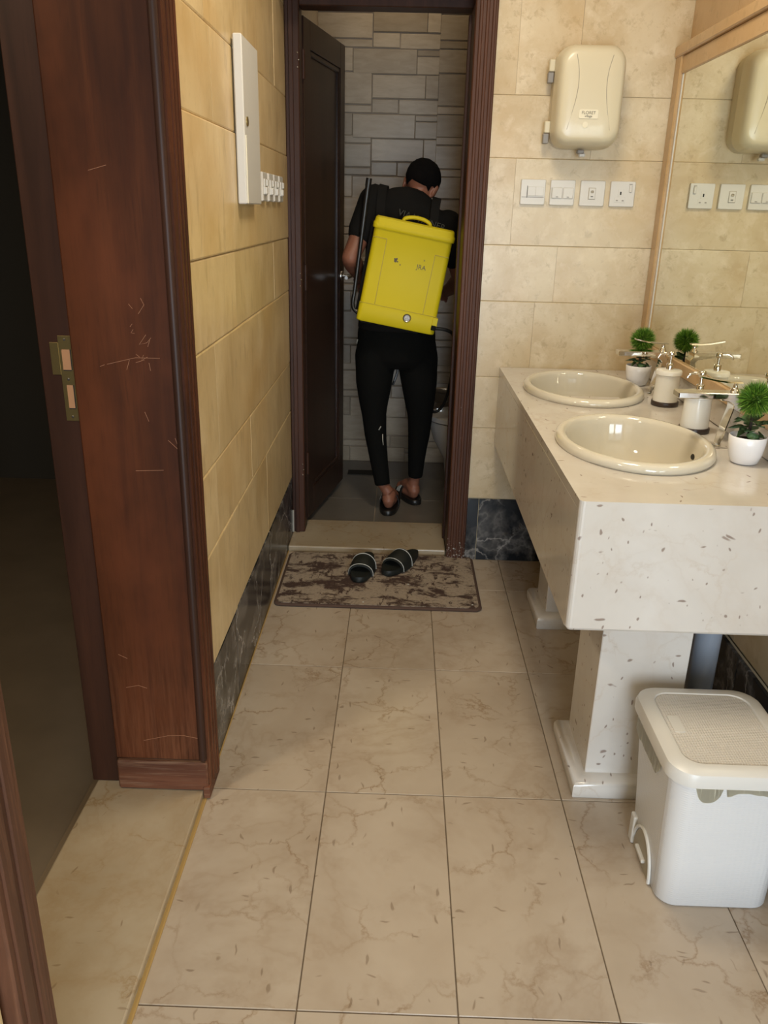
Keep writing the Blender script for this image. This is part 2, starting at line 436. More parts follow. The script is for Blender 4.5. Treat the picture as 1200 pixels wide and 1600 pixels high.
# ---- stone courses shared by left and back wall
COURSES = [(.278, .578), (.578, .785), (.785, 1.075), (1.075, 1.278), (1.278, 1.575), (1.575, 1.778), (1.778, 2.075), (2.075, 2.28), (2.28, 2.58), (2.58, 2.72)]
def stone_course(parent, axis, plane, a0, a1, joints, z0, z1, mat, thick=.014, bev=.0045, proud=0, name='stone_slab'):
    cuts = [a0]+[j for j in joints if a0+.01 < j < a1-.01]+[a1]
    for s, e in zip(cuts[:-1], cuts[1:]):
        b = bmesh.new(); d = random.uniform(-.0008, .0012)+proud
        g = .0005
        if axis == 'y-':   # face looks along -Y
            box(b, s+g, e-g, plane-d, plane+thick, z0+.0004, z1-.0004)
        elif axis == 'x+':
            box(b, plane-thick, plane+d, s+g, e-g, z0+.0004, z1-.0004)
        else:
            box(b, plane-d, plane+thick, s+g, e-g, z0+.0004, z1-.0004)
        up_ = [E_ for E_ in b.edges if abs((E_.verts[0].co-E_.verts[1].co).z) < 1e-6 and abs((E_.verts[0].co-E_.verts[1].co).x if axis == 'y-' else (E_.verts[0].co-E_.verts[1].co).y) > 1e-6]
        bmesh.ops.bevel(b, geom=up_, offset=bev, segments=2, affect='EDGES', profile=.5)
        obj(name, b, mat, parent)

# ---- left wall (beyond the side door) and the piece nearer than the side door
b = bmesh.new()
box(b, -.74, XL-.0035, 1.70, 3.39, 0, ZC)
box(b, -.74, XL-.008, 1.655, 1.70, 2.18, ZC)
wl = structure(obj('wall_left', b, M['grout']), 'left wall faced with bevelled limestone slabs in alternating courses')
JL = [[2.127, 2.72], [1.95, 2.442, 2.84], [2.0, 2.98], [2.29, 2.99], [2.29], [2.10, 2.73], [2.05, 2.73, 3.1], [2.4], [2.6], [2.2]]
for k, (z0, z1) in enumerate(COURSES):
    stone_course(wl, 'x+', XL, 1.735, 3.375, JL[k], z0, z1, M['stone_left'], proud=.0035 if k in (4,) else 0)
b = bmesh.new(); box(b, -.74, XL, -1.5, .69, 0, ZC)
structure(obj('wall_left_near', b, M['stone_left']), 'near part of the left wall before the side doorway')
b = bmesh.new(); box(b, -.74, XL, .69, 1.70, 2.18, ZC)
structure(obj('wall_left_lintel', b, M['stone_left']))
bl = structure(obj('baseboard_left', (lambda q: (box(q, XL-.012, XL-.006, 1.735, 3.375, 0, .276), q)[1])(bmesh.new()), M['grout']), 'black veined marble skirting along the left wall')
for s, e in ((1.735, 2.10), (2.10, 2.72), (2.72, 3.372)):
    b = bmesh.new(); box(b, XL-.006, XL+.001, s+.001, e-.001, .001, .276, .001); obj('marble_tile', b, M['black'], bl)
b = bmesh.new(); tube(b, [(XL+.003, 1.745, .001), (XL+.003, 3.2, .001)], .0022, 6)
structure(obj('trim_1', b, M['yellow_grout']), 'yellowish grout bead along the foot of the left skirting')

# ---- back wall
OX0, OX1, OZ = -.395, .222, 2.05     # toilet door opening
b = bmesh.new()
box(b, .262, 1.1, YB+.003, 3.45, 0, ZC); box(b, XL-.01, .262, YB+.003, 3.36, 2.20, ZC)
wb = structure(obj('wall_back', b, M['grout']), 'back wall faced with polished cream limestone courses')
JB = [[.62], [.70], [.507], [.574], [.397], [.66], [.377, .59], [.6], [.45], [.7]]
for k, (z0, z1) in enumerate(COURSES):
    xs = .292 if k < 8 else XL
    stone_course(wb, 'y-', YB, xs, .975, JB[k], z0, z1, M['stone'], bev=.0022)
bb = structure(obj('baseboard_back', (lambda q: (box(q, .29, .975, YB+.006, YB+.012, 0, .276), q)[1])(bmesh.new()), M['grout']), 'black marble skirting on the back wall beside the doorway')
for s, e in ((.292, .347), (.347, .655), (.655, .975)):
    b = bmesh.new(); box(b, s+.001, e-.001, YB-.002, YB+.008, .001, .276, .001); obj('marble_tile', b, M['black'], bb)

# ---- right wall with mirror recess
b = bmesh.new(); box(b, XR+.045, 1.1, -1.5, 3.2, 0, ZC)
wr = structure(obj('wall_right', b, M['grout']), 'right wall with limestone above and below the mirror')
for k, (z0, z1) in enumerate(COURSES):
    if k in (0, 1, 2): stone_course(wr, 'x-', XR+.03, .2, YB-.002, [.8, 1.5, 2.02, 2.6], z0, min(z1, .82), M['stone'], bev=.003)
    if k in (7, 8, 9) or k == 6:
        stone_course(wr, 'x-', XR+.03, .2, YB-.002, [.9, 1.6, 2.2, 2.75], max(z0, 1.93), z1, M['beige_trim'], bev=.003)
br = structure(obj('baseboard_right', (lambda q: (box(q, XR+.022, XR+.03, .2, YB-.005, 0, .276), q)[1])(bmesh.new()), M['grout']), 'black marble skirting under the vanity')
for s, e in ((.2, .8), (.8, 1.4), (1.4, 1.93), (1.93, 2.55), (2.55, 3.16)):
    b = bmesh.new(); box(b, XR+.012, XR+.024, s+.001, e-.001, .001, .276, .001); obj('marble_tile', b, M['black'], br)

# mirror with beige stone surround
mir = thing('wall_mirror', 'large frameless wall mirror in a beige stone surround above the vanity', 'mirror', (XR, 2.0, .94))
b = bmesh.new(); box(b, XR, XR+.006, .3, 3.10, .945, 1.845); obj('mirror_glass', b, M['mirror'], mir)
b = bmesh.new(); box(b, XR-.002, XR+.03, 3.094, 3.106, .94, 1.85, .001); obj('edge_strip', b, M['white'], mir)
b = bmesh.new(); box(b, XR-.012, XR+.03, 3.106, YB-.003, .85, 1.93, .004); obj('surround_post', b, M['beige_trim'], mir)
b = bmesh.new(); box(b, XR-.006, XR+.03, .3, 3.106, 1.845, 1.90, .003); box(b, XR-.018, XR+.03, .3, YB-.003, 1.90, 1.935, .004); obj('surround_head', b, M['beige_trim'], mir)
b = bmesh.new(); box(b, XR-.010, XR+.03, .3, 3.106, .90, .944, .003); obj('surround_sill', b, M['beige_trim'], mir)
b = bmesh.new(); box(b, XR-.002, XR+.03, .3, YB-.003, .826, .898, .002); obj('backsplash', b, M['vanity'], mir)

# ---- ceiling, entrance wall behind the camera
b = bmesh.new(); box(b, -2.6, 1.1, -1.5, 5.0, ZC, ZC+.1); structure(obj('ceiling', b, M['ceiling']))
b = bmesh.new()
box(b, XL-.3, -.2, -1.62, -1.5, 0, ZC); box(b, .92, 1.1, -1.62, -1.5, 0, ZC); box(b, -.2, .92, -1.62, -1.5, 2.15, ZC)
structure(obj('wall_front', b, M['plaster']), 'entrance wall behind the camera with an open doorway')

# ---- side room seen through the left doorway
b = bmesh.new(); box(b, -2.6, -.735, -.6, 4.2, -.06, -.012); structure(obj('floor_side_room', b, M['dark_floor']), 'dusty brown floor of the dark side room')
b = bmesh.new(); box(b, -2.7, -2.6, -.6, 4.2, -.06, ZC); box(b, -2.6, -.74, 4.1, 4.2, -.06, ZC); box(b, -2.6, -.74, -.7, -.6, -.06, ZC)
structure(obj('wall_side_room', b, M['side_room_shade']))

# ================================================================== SIDE DOORWAY (door_1)
d1 = struct_empty('door_1', 'dark red stained wooden frame of the side doorway on the left', (-.58, 1.66, 0))
JY = 1.645
b = bmesh.new(); box(b, -.672, -.452, JY, 1.72, .105, 2.2, .003); obj('jamb', b, M['wood'], d1)
b = bmesh.new(); box(b, -.746, -.672, JY+.018, 1.72, .02, 2.2, .002); obj('door_stop', b, M['wood_dark'], d1)
b = bmesh.new(); tube(b, [(-.457, JY+.001, .11), (-.457, JY+.001, 2.2)], .010, 10); obj('corner_bead', b, M['wood_dark'], d1, 40)
b = bmesh.new(); box(b, XL-.004, -.440, JY+.002, 1.742, .03, 2.22, .003)
for q in (1.668, 1.692, 1.716): box(b, -.442, -.4365, q, q+.013, .03, 2.22, .002)
obj('casing', b, M['wood'], d1)
b = bmesh.new(); box(b, -.670, -.446, JY-.010, 1.72, .021, .104, .004); obj('plinth_block', b, M['wood_worn'], d1, label='worn pale plinth block at the foot of the jamb')
b = bmesh.new(); box(b, -.458, -.441, JY-.014, 1.742, .002, .035, .002); obj('casing_foot', b, M['wood_worn'], d1)
# scratches in the varnish
def scratch_set(name, strokes, parent):
    b = bmesh.new()
    for st in strokes:
        tube(b, [(x, JY-.0004, z) for x, z in st], .00042, 5)
    return obj(name, b, M['scratch'], parent)
S0 = [[(-.520, 1.217), (-.514, 1.204), (-.527, 1.186)], [(-.545, 1.205), (-.538, 1.196)], [(-.541, 1.166), (-.546, 1.160)], [(-.540, 1.155), (-.545, 1.148), (-.538, 1.147)],
      [(-.515, 1.145), (-.530, 1.125), (-.514, 1.129), (-.505, 1.139)], [(-.508, 1.134), (-.513, 1.121)], [(-.538, 1.105), (-.531, 1.099)], [(-.523, 1.104), (-.528, 1.093), (-.515, 1.100)],
      [(-.553, 1.093), (-.560, 1.073)], [(-.540, 1.088), (-.522, 1.094)], [(-.513, 1.088), (-.511, 1.072)], [(-.6, 1.083), (-.54, 1.098), (-.49, 1.098)], [(-.615, 1.078), (-.605, 1.082)],
      [(-.53, .985), (-.523, .965)], [(-.47, .93), (-.463, .905), (-.46, .88)], [(-.465, .905), (-.485, .925)], [(-.56, .855), (-.50, .858)],
      [(-.64, .40), (-.62, .39)], [(-.63, .31), (-.60, .317), (-.58, .31)], [(-.60, .16), (-.54, .176), (-.50, .178), (-.46, .17)], [(-.60, 1.45), (-.565, 1.46)]]
sc = scratch_set('scratches', S0, d1)
# brass strike plate
sp_y = JY+.018
b = bmesh.new()
box(b, -.704, -.676, sp_y-.002, sp_y+.002, .957, 1.136, .0006); box(b, -.722, -.704, sp_y-.002, sp_y+.002, 1.055, 1.122, .0006)
sp = obj('strike_plate', b, M['brass'], d1, label='brass strike plate with two latch holes')
for z0, z1, x0, x1 in ((1.066, 1.108, -.698, -.681), (.985, 1.034, -.695, -.682)):
    b = bmesh.new(); box(b, x0, x1, sp_y-.0026, sp_y-.0015, z0, z1); obj('latch_hole', b, M['raw_wood'], sp)
    b = bmesh.new(); box(b, x1, x1+.002, sp_y-.0027, sp_y-.0015, z0, z1); box(b, x0, x1, sp_y-.0027, sp_y-.0015, z0-.002, z0); obj('hole_edge', b, M['hole'], sp)
for z in (1.128, 1.046, .966):
    b = bmesh.new(); lathe(b, [(.003, 0), (.002, .001)], n=10)
    bmesh.ops.transform(b, matrix=Matrix.Translation((-.690, sp_y-.002, z)) @ Matrix.Rotation(PI/2, 4, 'X'), verts=b.verts[:]); obj('screw', b, M['steel'], sp)
# near side of the frame
b = bmesh.new(); box(b, -.74, -.50, .705, .780, 0, 2.2, .003); obj('near_jamb', b, M['wood'], d1)
b = bmesh.new(); box(b, XL-.03, -.443, .703, .785, 0, 2.22, .003)
for q in (.716, .748): box(b, -.445, -.440, q, q+.022, 0, 2.22, .002)
obj('near_casing', b, M['wood_near'], d1)
b = bmesh.new(); box(b, -.74, -.455, .70, 1.72, 2.16, 2.2, .003); obj('head_jamb', b, M['wood'], d1)
# marble sill
b = bmesh.new(); box(b, -.735, -.459, .60, 1.70, -.012, .020, .004, 2)
o = structure(obj('trim_2', b, M['sill']), 'cream marble sill slab across the side doorway')
b = bmesh.new(); box(b, -.4605, -.450, .60, 1.635, -.004, .0025, .001)
structure(obj('trim_3', b, M['yellow_grout']), 'yellow grout line between the sill and the floor tiles')

# ================================================================== TOILET DOORWAY (door_2)
d2 = struct_empty('door_2', 'dark brown wooden frame of the toilet doorway in the back wall', (-.09, 3.3, 0))
b = bmesh.new()
box(b, .222, .300, YB-.014, YB+.02, 0, 2.14, .004)
for q in (.236, .258, .280): box(b, q, q+.012, YB-.020, YB-.012, .0, 2.13, .003)
obj('casing', b, M['wood_casing'], d2, label='reddish casing with chipped white paint at its foot')
b = bmesh.new(); box(b, .222, .262, YB+.02, 3.445, .026, 2.06, .003); box(b, .212, .224, 3.33, 3.36, .026, 2.05, .002); obj('jamb', b, M['wood_dark'], d2)
b = bmesh.new(); box(b, XL+.001, -.402, 3.36, 3.45, .026, 2.10, .004); box(b, -.442, -.425, 3.352, 3.362, .026, 2.1, .002); obj('jamb', b, M['wood_dark'], d2)
b = bmesh.new(); box(b, XL+.001, -.450, 3.354, 3.362, .027, .13, .001); obj('paint_chips', b, M['pale_mark'], d2, label='chipped white paint at the foot of the left jamb')
b = bmesh.new(); box(b, -.402, .262, 3.36, 3.45, 2.075, 2.13, .003); obj('head', b, M['wood_dark'], d2)
b = bmesh.new(); box(b, XL+.001, .300, YB-.014, YB+.02, 2.10, 2.2, .004); obj('head_casing', b, M['wood_casing'], d2)
# leaf
ang = math.atan2(-.298+.415, 4.06-3.47)   # swing away from +Y
LW = .60
ML = Matrix.Translation((-.418, 3.475, 0)) @ Matrix.Rotation(-ang, 4, 'Z')   # local +Y along the leaf, +X = visible face
leaf = None
b = bmesh.new()
z0, z1, t = .05, 2.065, .02
box(b, -t, t, 0, .085, z0, z1, .002, 1, ML); box(b, -t, t, LW-.075, LW, z0, z1, .002, 1, ML)
box(b, -t, t, .085, LW-.075, z1-.10, z1, .002, 1, ML); box(b, -t, t, .085, LW-.075, z0, z0+.13, .002, 1, ML)
leaf = obj('door_leaf', b, M['wood_leaf'], d2, label='dark door leaf swung inward')
b = bmesh.new(); box(b, -.008, .008, .08, LW-.07, z0+.125, z1-.095, 0, 1, ML); obj('door_panel', b, M['wood_leaf'], leaf)
b = bmesh.new()
for y0, y1, a, c in ((.085, .105, z0+.13, z1-.1), (LW-.095, LW-.075, z0+.13, z1-.1)): box(b, .004, .017, y0, y1, a, c, .004, 1, ML)
for a, c in ((z0+.13, z0+.15), (z1-.12, z1-.1)): box(b, .004, .017, .1, LW-.09, a, c, .004, 1, ML)
obj('panel_moulding', b, M['wood_leaf'], leaf)
hb = bmesh.new(); lathe(hb, [(.022, 0), (.022, .006), (.018, .009)], n=16)
bmesh.ops.transform(hb, matrix=ML @ Matrix.Translation((t, LW-.05, 1.09)) @ Matrix.Rotation(PI/2, 4, 'Y'), verts=hb.verts[:])
q = bmesh.new(); tube(q, curve_pts([(t+.005, LW-.05, 1.09), (t+.045, LW-.05, 1.09), (t+.052, LW-.07, 1.09), (t+.052, LW-.15, 1.088)], 12), .008, 8); merge(hb, q, ML)
obj('door_handle', hb, M['steel'], leaf, 60)
b = bmesh.new(); box(b, -.011, .011, LW-.001, LW+.003, .96, 1.10, .001, 1, ML); box(b, -.006, .006, LW+.002, LW+.012, 1.0, 1.02, .001, 1, ML); obj('latch_plate', b, M['steel'], leaf)
for z in (1.90, 1.12, .32):
    h = bmesh.new(); box(h, -.423, -.402, 3.4505, 3.4535, z-.05, z+.05, .001); tube(h, [(-.398, 3.455, z-.05), (-.398, 3.455, z+.05)], .006, 10)
    hi = obj('hinge', h, M['wood_dark'], d2)
    b = bmesh.new()
    for dx, dz in ((-.010, .024), (-.004, 0), (-.010, -.024)):
        q = bmesh.new(); bmesh.ops.create_uvsphere(q, u_segments=8, v_segments=6, radius=.003); merge(b, q, Matrix.Translation((-.403+dx*.6, 3.358, z+dz)))
    obj('screws', b, M['steel'], hi)
# threshold
b = bmesh.new(); box(b, XL+.001, .221, 3.198, 3.52, -.004, .026, .006, 2)
th = structure(obj('trim_4', b, M['sill']), 'cream marble threshold step at the toilet doorway')

# ================================================================== TOILET ROOM
WCZ, WX0, WX1, WY = .014, -.447, .78, 4.52
b = bmesh.new(); box(b, WX0-.2, WX1+.1, 3.451, WY+.1, -.065, WCZ-.004)
fw = structure(obj('floor_toilet', b, M['wc_joint']), 'grey tiled floor of the toilet room')
for i in range(3):
    for j in range(3):
        x0, y0 = WX0+.41*i-.06, 3.52+.34*j
        x0c, x1c = max(x0, WX0), min(x0+.408, WX1)
        b = bmesh.new(); box(b, x0c, x1c-.002, y0, min(y0+.338, WY), WCZ-.008, WCZ, .001); obj('tile', b, M['wc_floor'], fw)
b = bmesh.new(); box(b, WX0-.2, WX1+.1, WY+.006, WY+.12, -.06, ZC)
ww = structure(obj('wall_toilet_back', b, M['wc_joint']), 'toilet back wall in grey beige tiles of mixed brick sizes')
PIE = [(0, .443, 0, .49), (.453, .890, .03, .39), (.897, 1, .03, .39), (0, .443, .507, .623), (.453, .668, .406, .623), (.678, 1, .406, .637),
       (0, .284, .632, .985), (.291, .813, .643, 1.02), (.82, 1, .652, .74), (.82, 1, .75, 1.02)]
PIE2 = [(0, .443, -.02, .105), (0, .443, .12, .49)]+PIE[1:]
pm = {}
for col in range(2):
    for r in range(-2, 8):
        zt = 2.026-.29*r
        for q in (PIE if r % 2 == 0 else PIE2):
            u0, u1, v0, v1 = q
            x0, x1 = WX0+.6*(col+u0)-.001, WX0+.6*(col+u1)+.001
            za, zb = zt-.29*v1+.0008, zt-.29*v0-.0008
            zb = min(zb, ZC); za = max(za, WCZ); x1 = min(x1, WX1)
            if zb-za < .02 or x1-x0 < .02: continue
            key = (round(x1-x0, 4), round(zb-za, 4))
            if key not in pm:
                b = bmesh.new(); w, h = x1-x0, zb-za; box(b, -w/2, w/2, -.004, .006, -h/2, h/2, .002); finish(b)
                me = bpy.data.meshes.new('brick_tile'); b.to_mesh(me); b.free(); me.materials.append(M['wc_tile']); pm[key] = me
            o = bpy.data.objects.new('brick_tile', pm[key]); COL.objects.link(o)
            o.location = ((x0+x1)/2, WY+random.uniform(-.001, .003), (za+zb)/2); adopt(o, ww)
b = bmesh.new(); box(b, WX0-.2, WX0, 3.455, WY+.01, -.06, ZC); structure(obj('wall_toilet_left', b, M['wc_tile']))
b = bmesh.new(); box(b, WX1, WX1+.1, 3.45, WY+.1, -.06, ZC); structure(obj('wall_toilet_right', b, M['wc_tile']))
b = bmesh.new(); box(b, -.27, -.09, 4.25, 4.33, WCZ-.001, WCZ+.003, .001); fd = obj('floor_drain', b, M['hole'])
tag(fd, 'dark floor drain strip in the toilet floor behind the left foot', 'drain')

# toilet at the right
tl = thing('toilet', 'white porcelain toilet half hidden behind the right door jamb', 'toilet', (.42, 4.02, WCZ))
b = bmesh.new(); n = 28; rings = []
for z, rx, ry, cx in ((0, .17, .11, .42), (.06, .165, .105, .42), (.18, .17, .11, .41), (.28, .215, .15, .40), (.36, .24, .18, .40), (.385, .245, .185, .40), (.385, .18, .13, .40), (.30, .13, .09, .41), (.22, .06, .05, .42)):
    rings.append([Vector((cx+rx*math.cos(2*PI*k/n), 4.02+ry*math.sin(2*PI*k/n), WCZ+z)) for k in range(n)])
loft(b, rings); obj('bowl', b, M['toilet_white'], tl, 60)
b = bmesh.new(); rings = []
for z, g in ((.388, 0), (.392, .006), (.412, .004), (.416, -.006)):
    rings.append([Vector((.40+(.245+g)*math.cos(2*PI*k/n), 4.02+(.186+g)*math.sin(2*PI*k/n), WCZ+z)) for k in range(n)])
loft(b, rings); obj('seat_lid', b, M['toilet_white'], tl, 60)
b = bmesh.new(); box(b, .60, .775, 3.84, 4.20, WCZ+.38, WCZ+.78, .02, 3); obj('cistern', b, M['toilet_white'], tl, 60)
b = bmesh.new(); box(b, .55, .70, 3.93, 4.11, WCZ, WCZ+.385, .02, 3); obj('pedestal', b, M['toilet_white'], tl, 60)
# chrome roll holder on the back wall
rh = thing('toilet_roll_holder', 'chrome covered toilet roll holder on the toilet back wall', 'roll holder', (.25, 4.5, .42))
b = bmesh.new(); box(b, .20, .33, 4.40, 4.515, .475, .482, .002); box(b, .20, .33, 4.398, 4.403, .40, .48, .002); obj('cover', b, M['chrome'], rh)
b = bmesh.new(); tube(b, [(.20, 4.46, .43), (.33, 4.46, .43)], .045, 18); obj('roll', b, M['toilet_white'], rh, 40)
b = bmesh.new(); box(b, .205, .325, 4.508, 4.518, .38, .482, .001); obj('back_plate', b, M['steel'], rh)

# ================================================================== VANITY
va = thing('vanity_counter', 'long cream marble vanity counter with deep aprons on two pedestals', 'counter', (.66, 2.4, 0))
VX0, VY0, VZ, AZ = .392, 1.620, .824, .515
SINKS = [(.622, 2.080), (.630, 2.765)]
SRX, SRY = .198, .265
bm = bmesh.new(); edges = []
def loop(pts):
    vs = [bm.verts.new((x, y, VZ)) for x, y in pts]
    for i in range(len(vs)): edges.append(bm.edges.new((vs[i], vs[(i+1) % len(vs)])))
r = .012
loop([(XR+.028, VY0), (XR+.028, YB-.002), (VX0, YB-.002), (VX0, VY0+r)]+[(VX0+r-r*math.cos(a), VY0+r-r*math.sin(a)) for a in (.4, .8, 1.2)]+[(VX0+r, VY0)])
for cx, cy in SINKS:
    loop([(cx+(SRX-.02)*math.cos(2*PI*k/40), cy+(SRY-.02)*math.sin(2*PI*k/40)) for k in range(40)])
bmesh.ops.triangle_fill(bm, use_beauty=True, use_dissolve=False, edges=edges)
ret = bmesh.ops.extrude_face_region(bm, geom=bm.faces[:])
bmesh.ops.translate(bm, vec=(0, 0, -.022), verts=[v for v in ret['geom'] if isinstance(v, bmesh.types.BMVert)])
obj('counter_top', bm, M['vanity'], va)
b = bmesh.new(); box(b, VX0, VX0+.022, VY0+.022, YB-.002, AZ, VZ-.022, .0015); obj('front_apron', b, M['vanity'], va)
b = bmesh.new(); rings = []
for z in (AZ, AZ+.006, VZ-.022):
    g = .004 if z == AZ else 0
    rings.append([Vector((x, y, z)) for x, y in [(VX0+g, VY0+.022), (VX0+g, VY0+r)]+[(VX0+r-(r-g)*math.cos(a), VY0+r-(r-g)*math.sin(a)) for a in (.4, .8, 1.2)]+[(VX0+r, VY0+g), (XR+.028, VY0+g), (XR+.028, VY0+.022)]])
loft(b, rings); obj('end_apron', b, M['vanity'], va)
def pedestal(x0, x1, y0, y1):
    b = bmesh.new(); box(b, x0, x1, y0, y1, 0, VZ-.022, .002); p = obj('pedestal', b, M['vanity'], va)
    b = bmesh.new(); e = .034
    prof = [(0, e-.004), (.006, e), (.034, e), (.046, e-.006), (.054, e-.018), (.056, 0)]
    rings = [[Vector((X, Y, z)) for X, Y in ((x0-k, y0-k), (x1+k, y0-k), (x1+k, y1+k), (x0-k, y1+k))] for z, k in prof]
    loft(b, rings); obj('base_moulding', b, M['vanity'], p, 50)
pedestal(.505, .720, 1.715, 1.925)
pedestal(.550, .765, 2.60, 2.78)
b = bmesh.new(); tube(b, [(.826, 1.88, .0), (.826, 1.88, .79)], .034, 20); dp = obj('drain_pipe', b, M['pipe'], None, 40)
tag(dp, 'grey blue plastic drain pipe standing behind the near pedestal', 'pipe')

def make_sink(cx, cy, label):
    s = thing('sink', label, 'sink', (cx, cy, VZ), 'oval drop-in sinks')
    prof = [(1.0, .0005), (1.012, .008), (1.0, .017), (.965, .023), (.92, .024), (.885, .021), (.865, .012), (.85, -.005), (.82, -.045), (.74, -.095), (.58, -.130), (.35, -.146), (.10, -.152), (.06, -.158)]
    b = bmesh.new(); n = 56; rings = []
    for k, z in prof: rings.append([Vector((cx+SRX*k*math.cos(2*PI*i/n), cy+SRY*k*math.sin(2*PI*i/n), VZ+z)) for i in range(n)])
    # outer underside
    outer = [[Vector((cx+SRX*k*math.cos(2*PI*i/n), cy+SRY*k*math.sin(2*PI*i/n), VZ+z)) for i in range(n)] for k, z in ((.10, -.172), (.60, -.15), (.80, -.08), (.86, -.02), (.88, .0005))]
    loft(b, outer+rings, True, True); obj('basin', b, M['porcelain'], s, 70)
    b = bmesh.new(); lathe(b, [(.012, 0), (.022, .001), (.022, .004), (.014, .003)], (cx, cy, VZ-.1585), 20); obj('drain_ring', b, M['chrome'], s, 40)
    b = bmesh.new(); lathe(b, [(.010, 0), (.010, .002)], n=14, sx=.75, sy=1.25)
    bmesh.ops.transform(b, matrix=Matrix.Translation((cx+SRX*.835, cy+.0, VZ-.028)) @ Matrix.Rotation(-PI/2+.25, 4, 'Y'), verts=b.verts[:])
    obj('overflow_slot', b, M['hole'], s)
    return s
make_sink(*SINKS[0], 'ivory oval sink set in the near part of the counter')
make_sink(*SINKS[1], 'ivory oval sink at the far end of the counter')

# ---- faucets
def make_faucet(x, y, label):
    f = thing('faucet', label, 'faucet', (x, y, VZ), 'waterfall mixer taps')
    b = bmesh.new(); w = .023
    # ribbon column that leans back, then curls forward under the spout
    path = [(.000, .0), (.006, .05), (.016, .10), (.016, .118), (.006, .130), (-.012, .134), (-.03, .133)]
    th = [.014, .012, .011, .011, .011, .009, .007]
    pts = [Vector((x+px, y, VZ+pz)) for px, pz in path]; rings = []
    for i, p in enumerate(pts):
        t = (pts[min(i+1, len(pts)-1)]-pts[max(i-1, 0)]).normalized(); nn = Vector((t.z, 0, -t.x))
        k = th[i]
        rings.append([p+nn*k+Vector((0, w, 0)), p-nn*k+Vector((0, w, 0)), p-nn*k-Vector((0, w, 0)), p+nn*k-Vector((0, w, 0))])
    loft(b, rings); bmesh.ops.bevel(b, geom=b.edges[:], offset=.002, segments=1, affect='EDGES')
    obj('column', b, M['chrome'], f, 40)
    b = bmesh.new(); box(b, x-.140, x+.016, y-.024, y+.024, VZ+.130, VZ+.146, .002); obj('spout', b, M['chrome'], f)
    b = bmesh.new(); lathe(b, [(.012, 0), (.010, .006), (.006, .012), (.006, .024), (.009, .027)], (x+.010, y, VZ+.146), 16); obj('lever_stem', b, M['chrome'], f, 50)
    b = bmesh.new()
    rings = [[Vector((x+dx, y+s*.011, VZ+dz+h)) for s, h in ((-1, 0), (1, 0), (1, .004), (-1, .004))] for dx, dz in ((.024, .170), (-.01, .170), (-.045, .174), (-.085, .182))]
    loft(b, rings); obj('lever', b, M['chrome'], f)
    b = bmesh.new(); lathe(b, [(.022, 0), (.022, .004), (.016, .006)], (x, y, VZ+.0003), 20); obj('base_ring', b, M['chrome'], f, 40)
    return f
f1 = make_faucet(.862, 2.095, 'chrome waterfall tap beside the near sink')
dup(f1, (.868, 2.74, VZ), 'chrome waterfall tap beside the far sink')

# ---- soap dispensers
def make_dispenser(x, y, label):
    d = thing('soap_dispenser', label, 'soap dispenser', (x, y, VZ), 'frosted pump dispensers')
    b = bmesh.new(); lathe(b, [(.041, 0), (.0425, .002), (.0425, .013), (.041, .015)], (x, y, VZ+.0003), 28); obj('base', b, M['dark_base'], d, 40)
    b = bmesh.new(); lathe(b, [(.0385, .015), (.0385, .02), (.0365, .094), (.0365, .098)], (x, y, VZ), 28); obj('body', b, M['frost'], d, 40)
    b = bmesh.new(); lathe(b, [(.038, .098), (.041, .100), (.041, .110), (.038, .114), (.02, .1155)], (x, y, VZ), 28); obj('lid', b, M['frost'], d, 40)
    b = bmesh.new(); lathe(b, [(.011, .1155), (.011, .132), (.009, .135)], (x, y, VZ), 16); lathe(b, [(.0045, .135), (.0045, .158)], (x, y, VZ), 10)
    lathe(b, [(.009, .156), (.010, .158), (.010, .170), (.008, .172)], (x, y, VZ), 16)
    tube(b, curve_pts([(x, y, VZ+.165), (x-.025, y-.004, VZ+.166), (x-.038, y-.006, VZ+.160), (x-.042, y-.006, VZ+.152)], 10), .0038, 8)
    obj('pump', b, M['chrome'], d, 50)
    return d
p1 = make_dispenser(.838, 2.245, 'white soap dispenser behind the near tap')
dup(p1, (.855, 2.575, VZ), 'white soap dispenser between the two sinks')

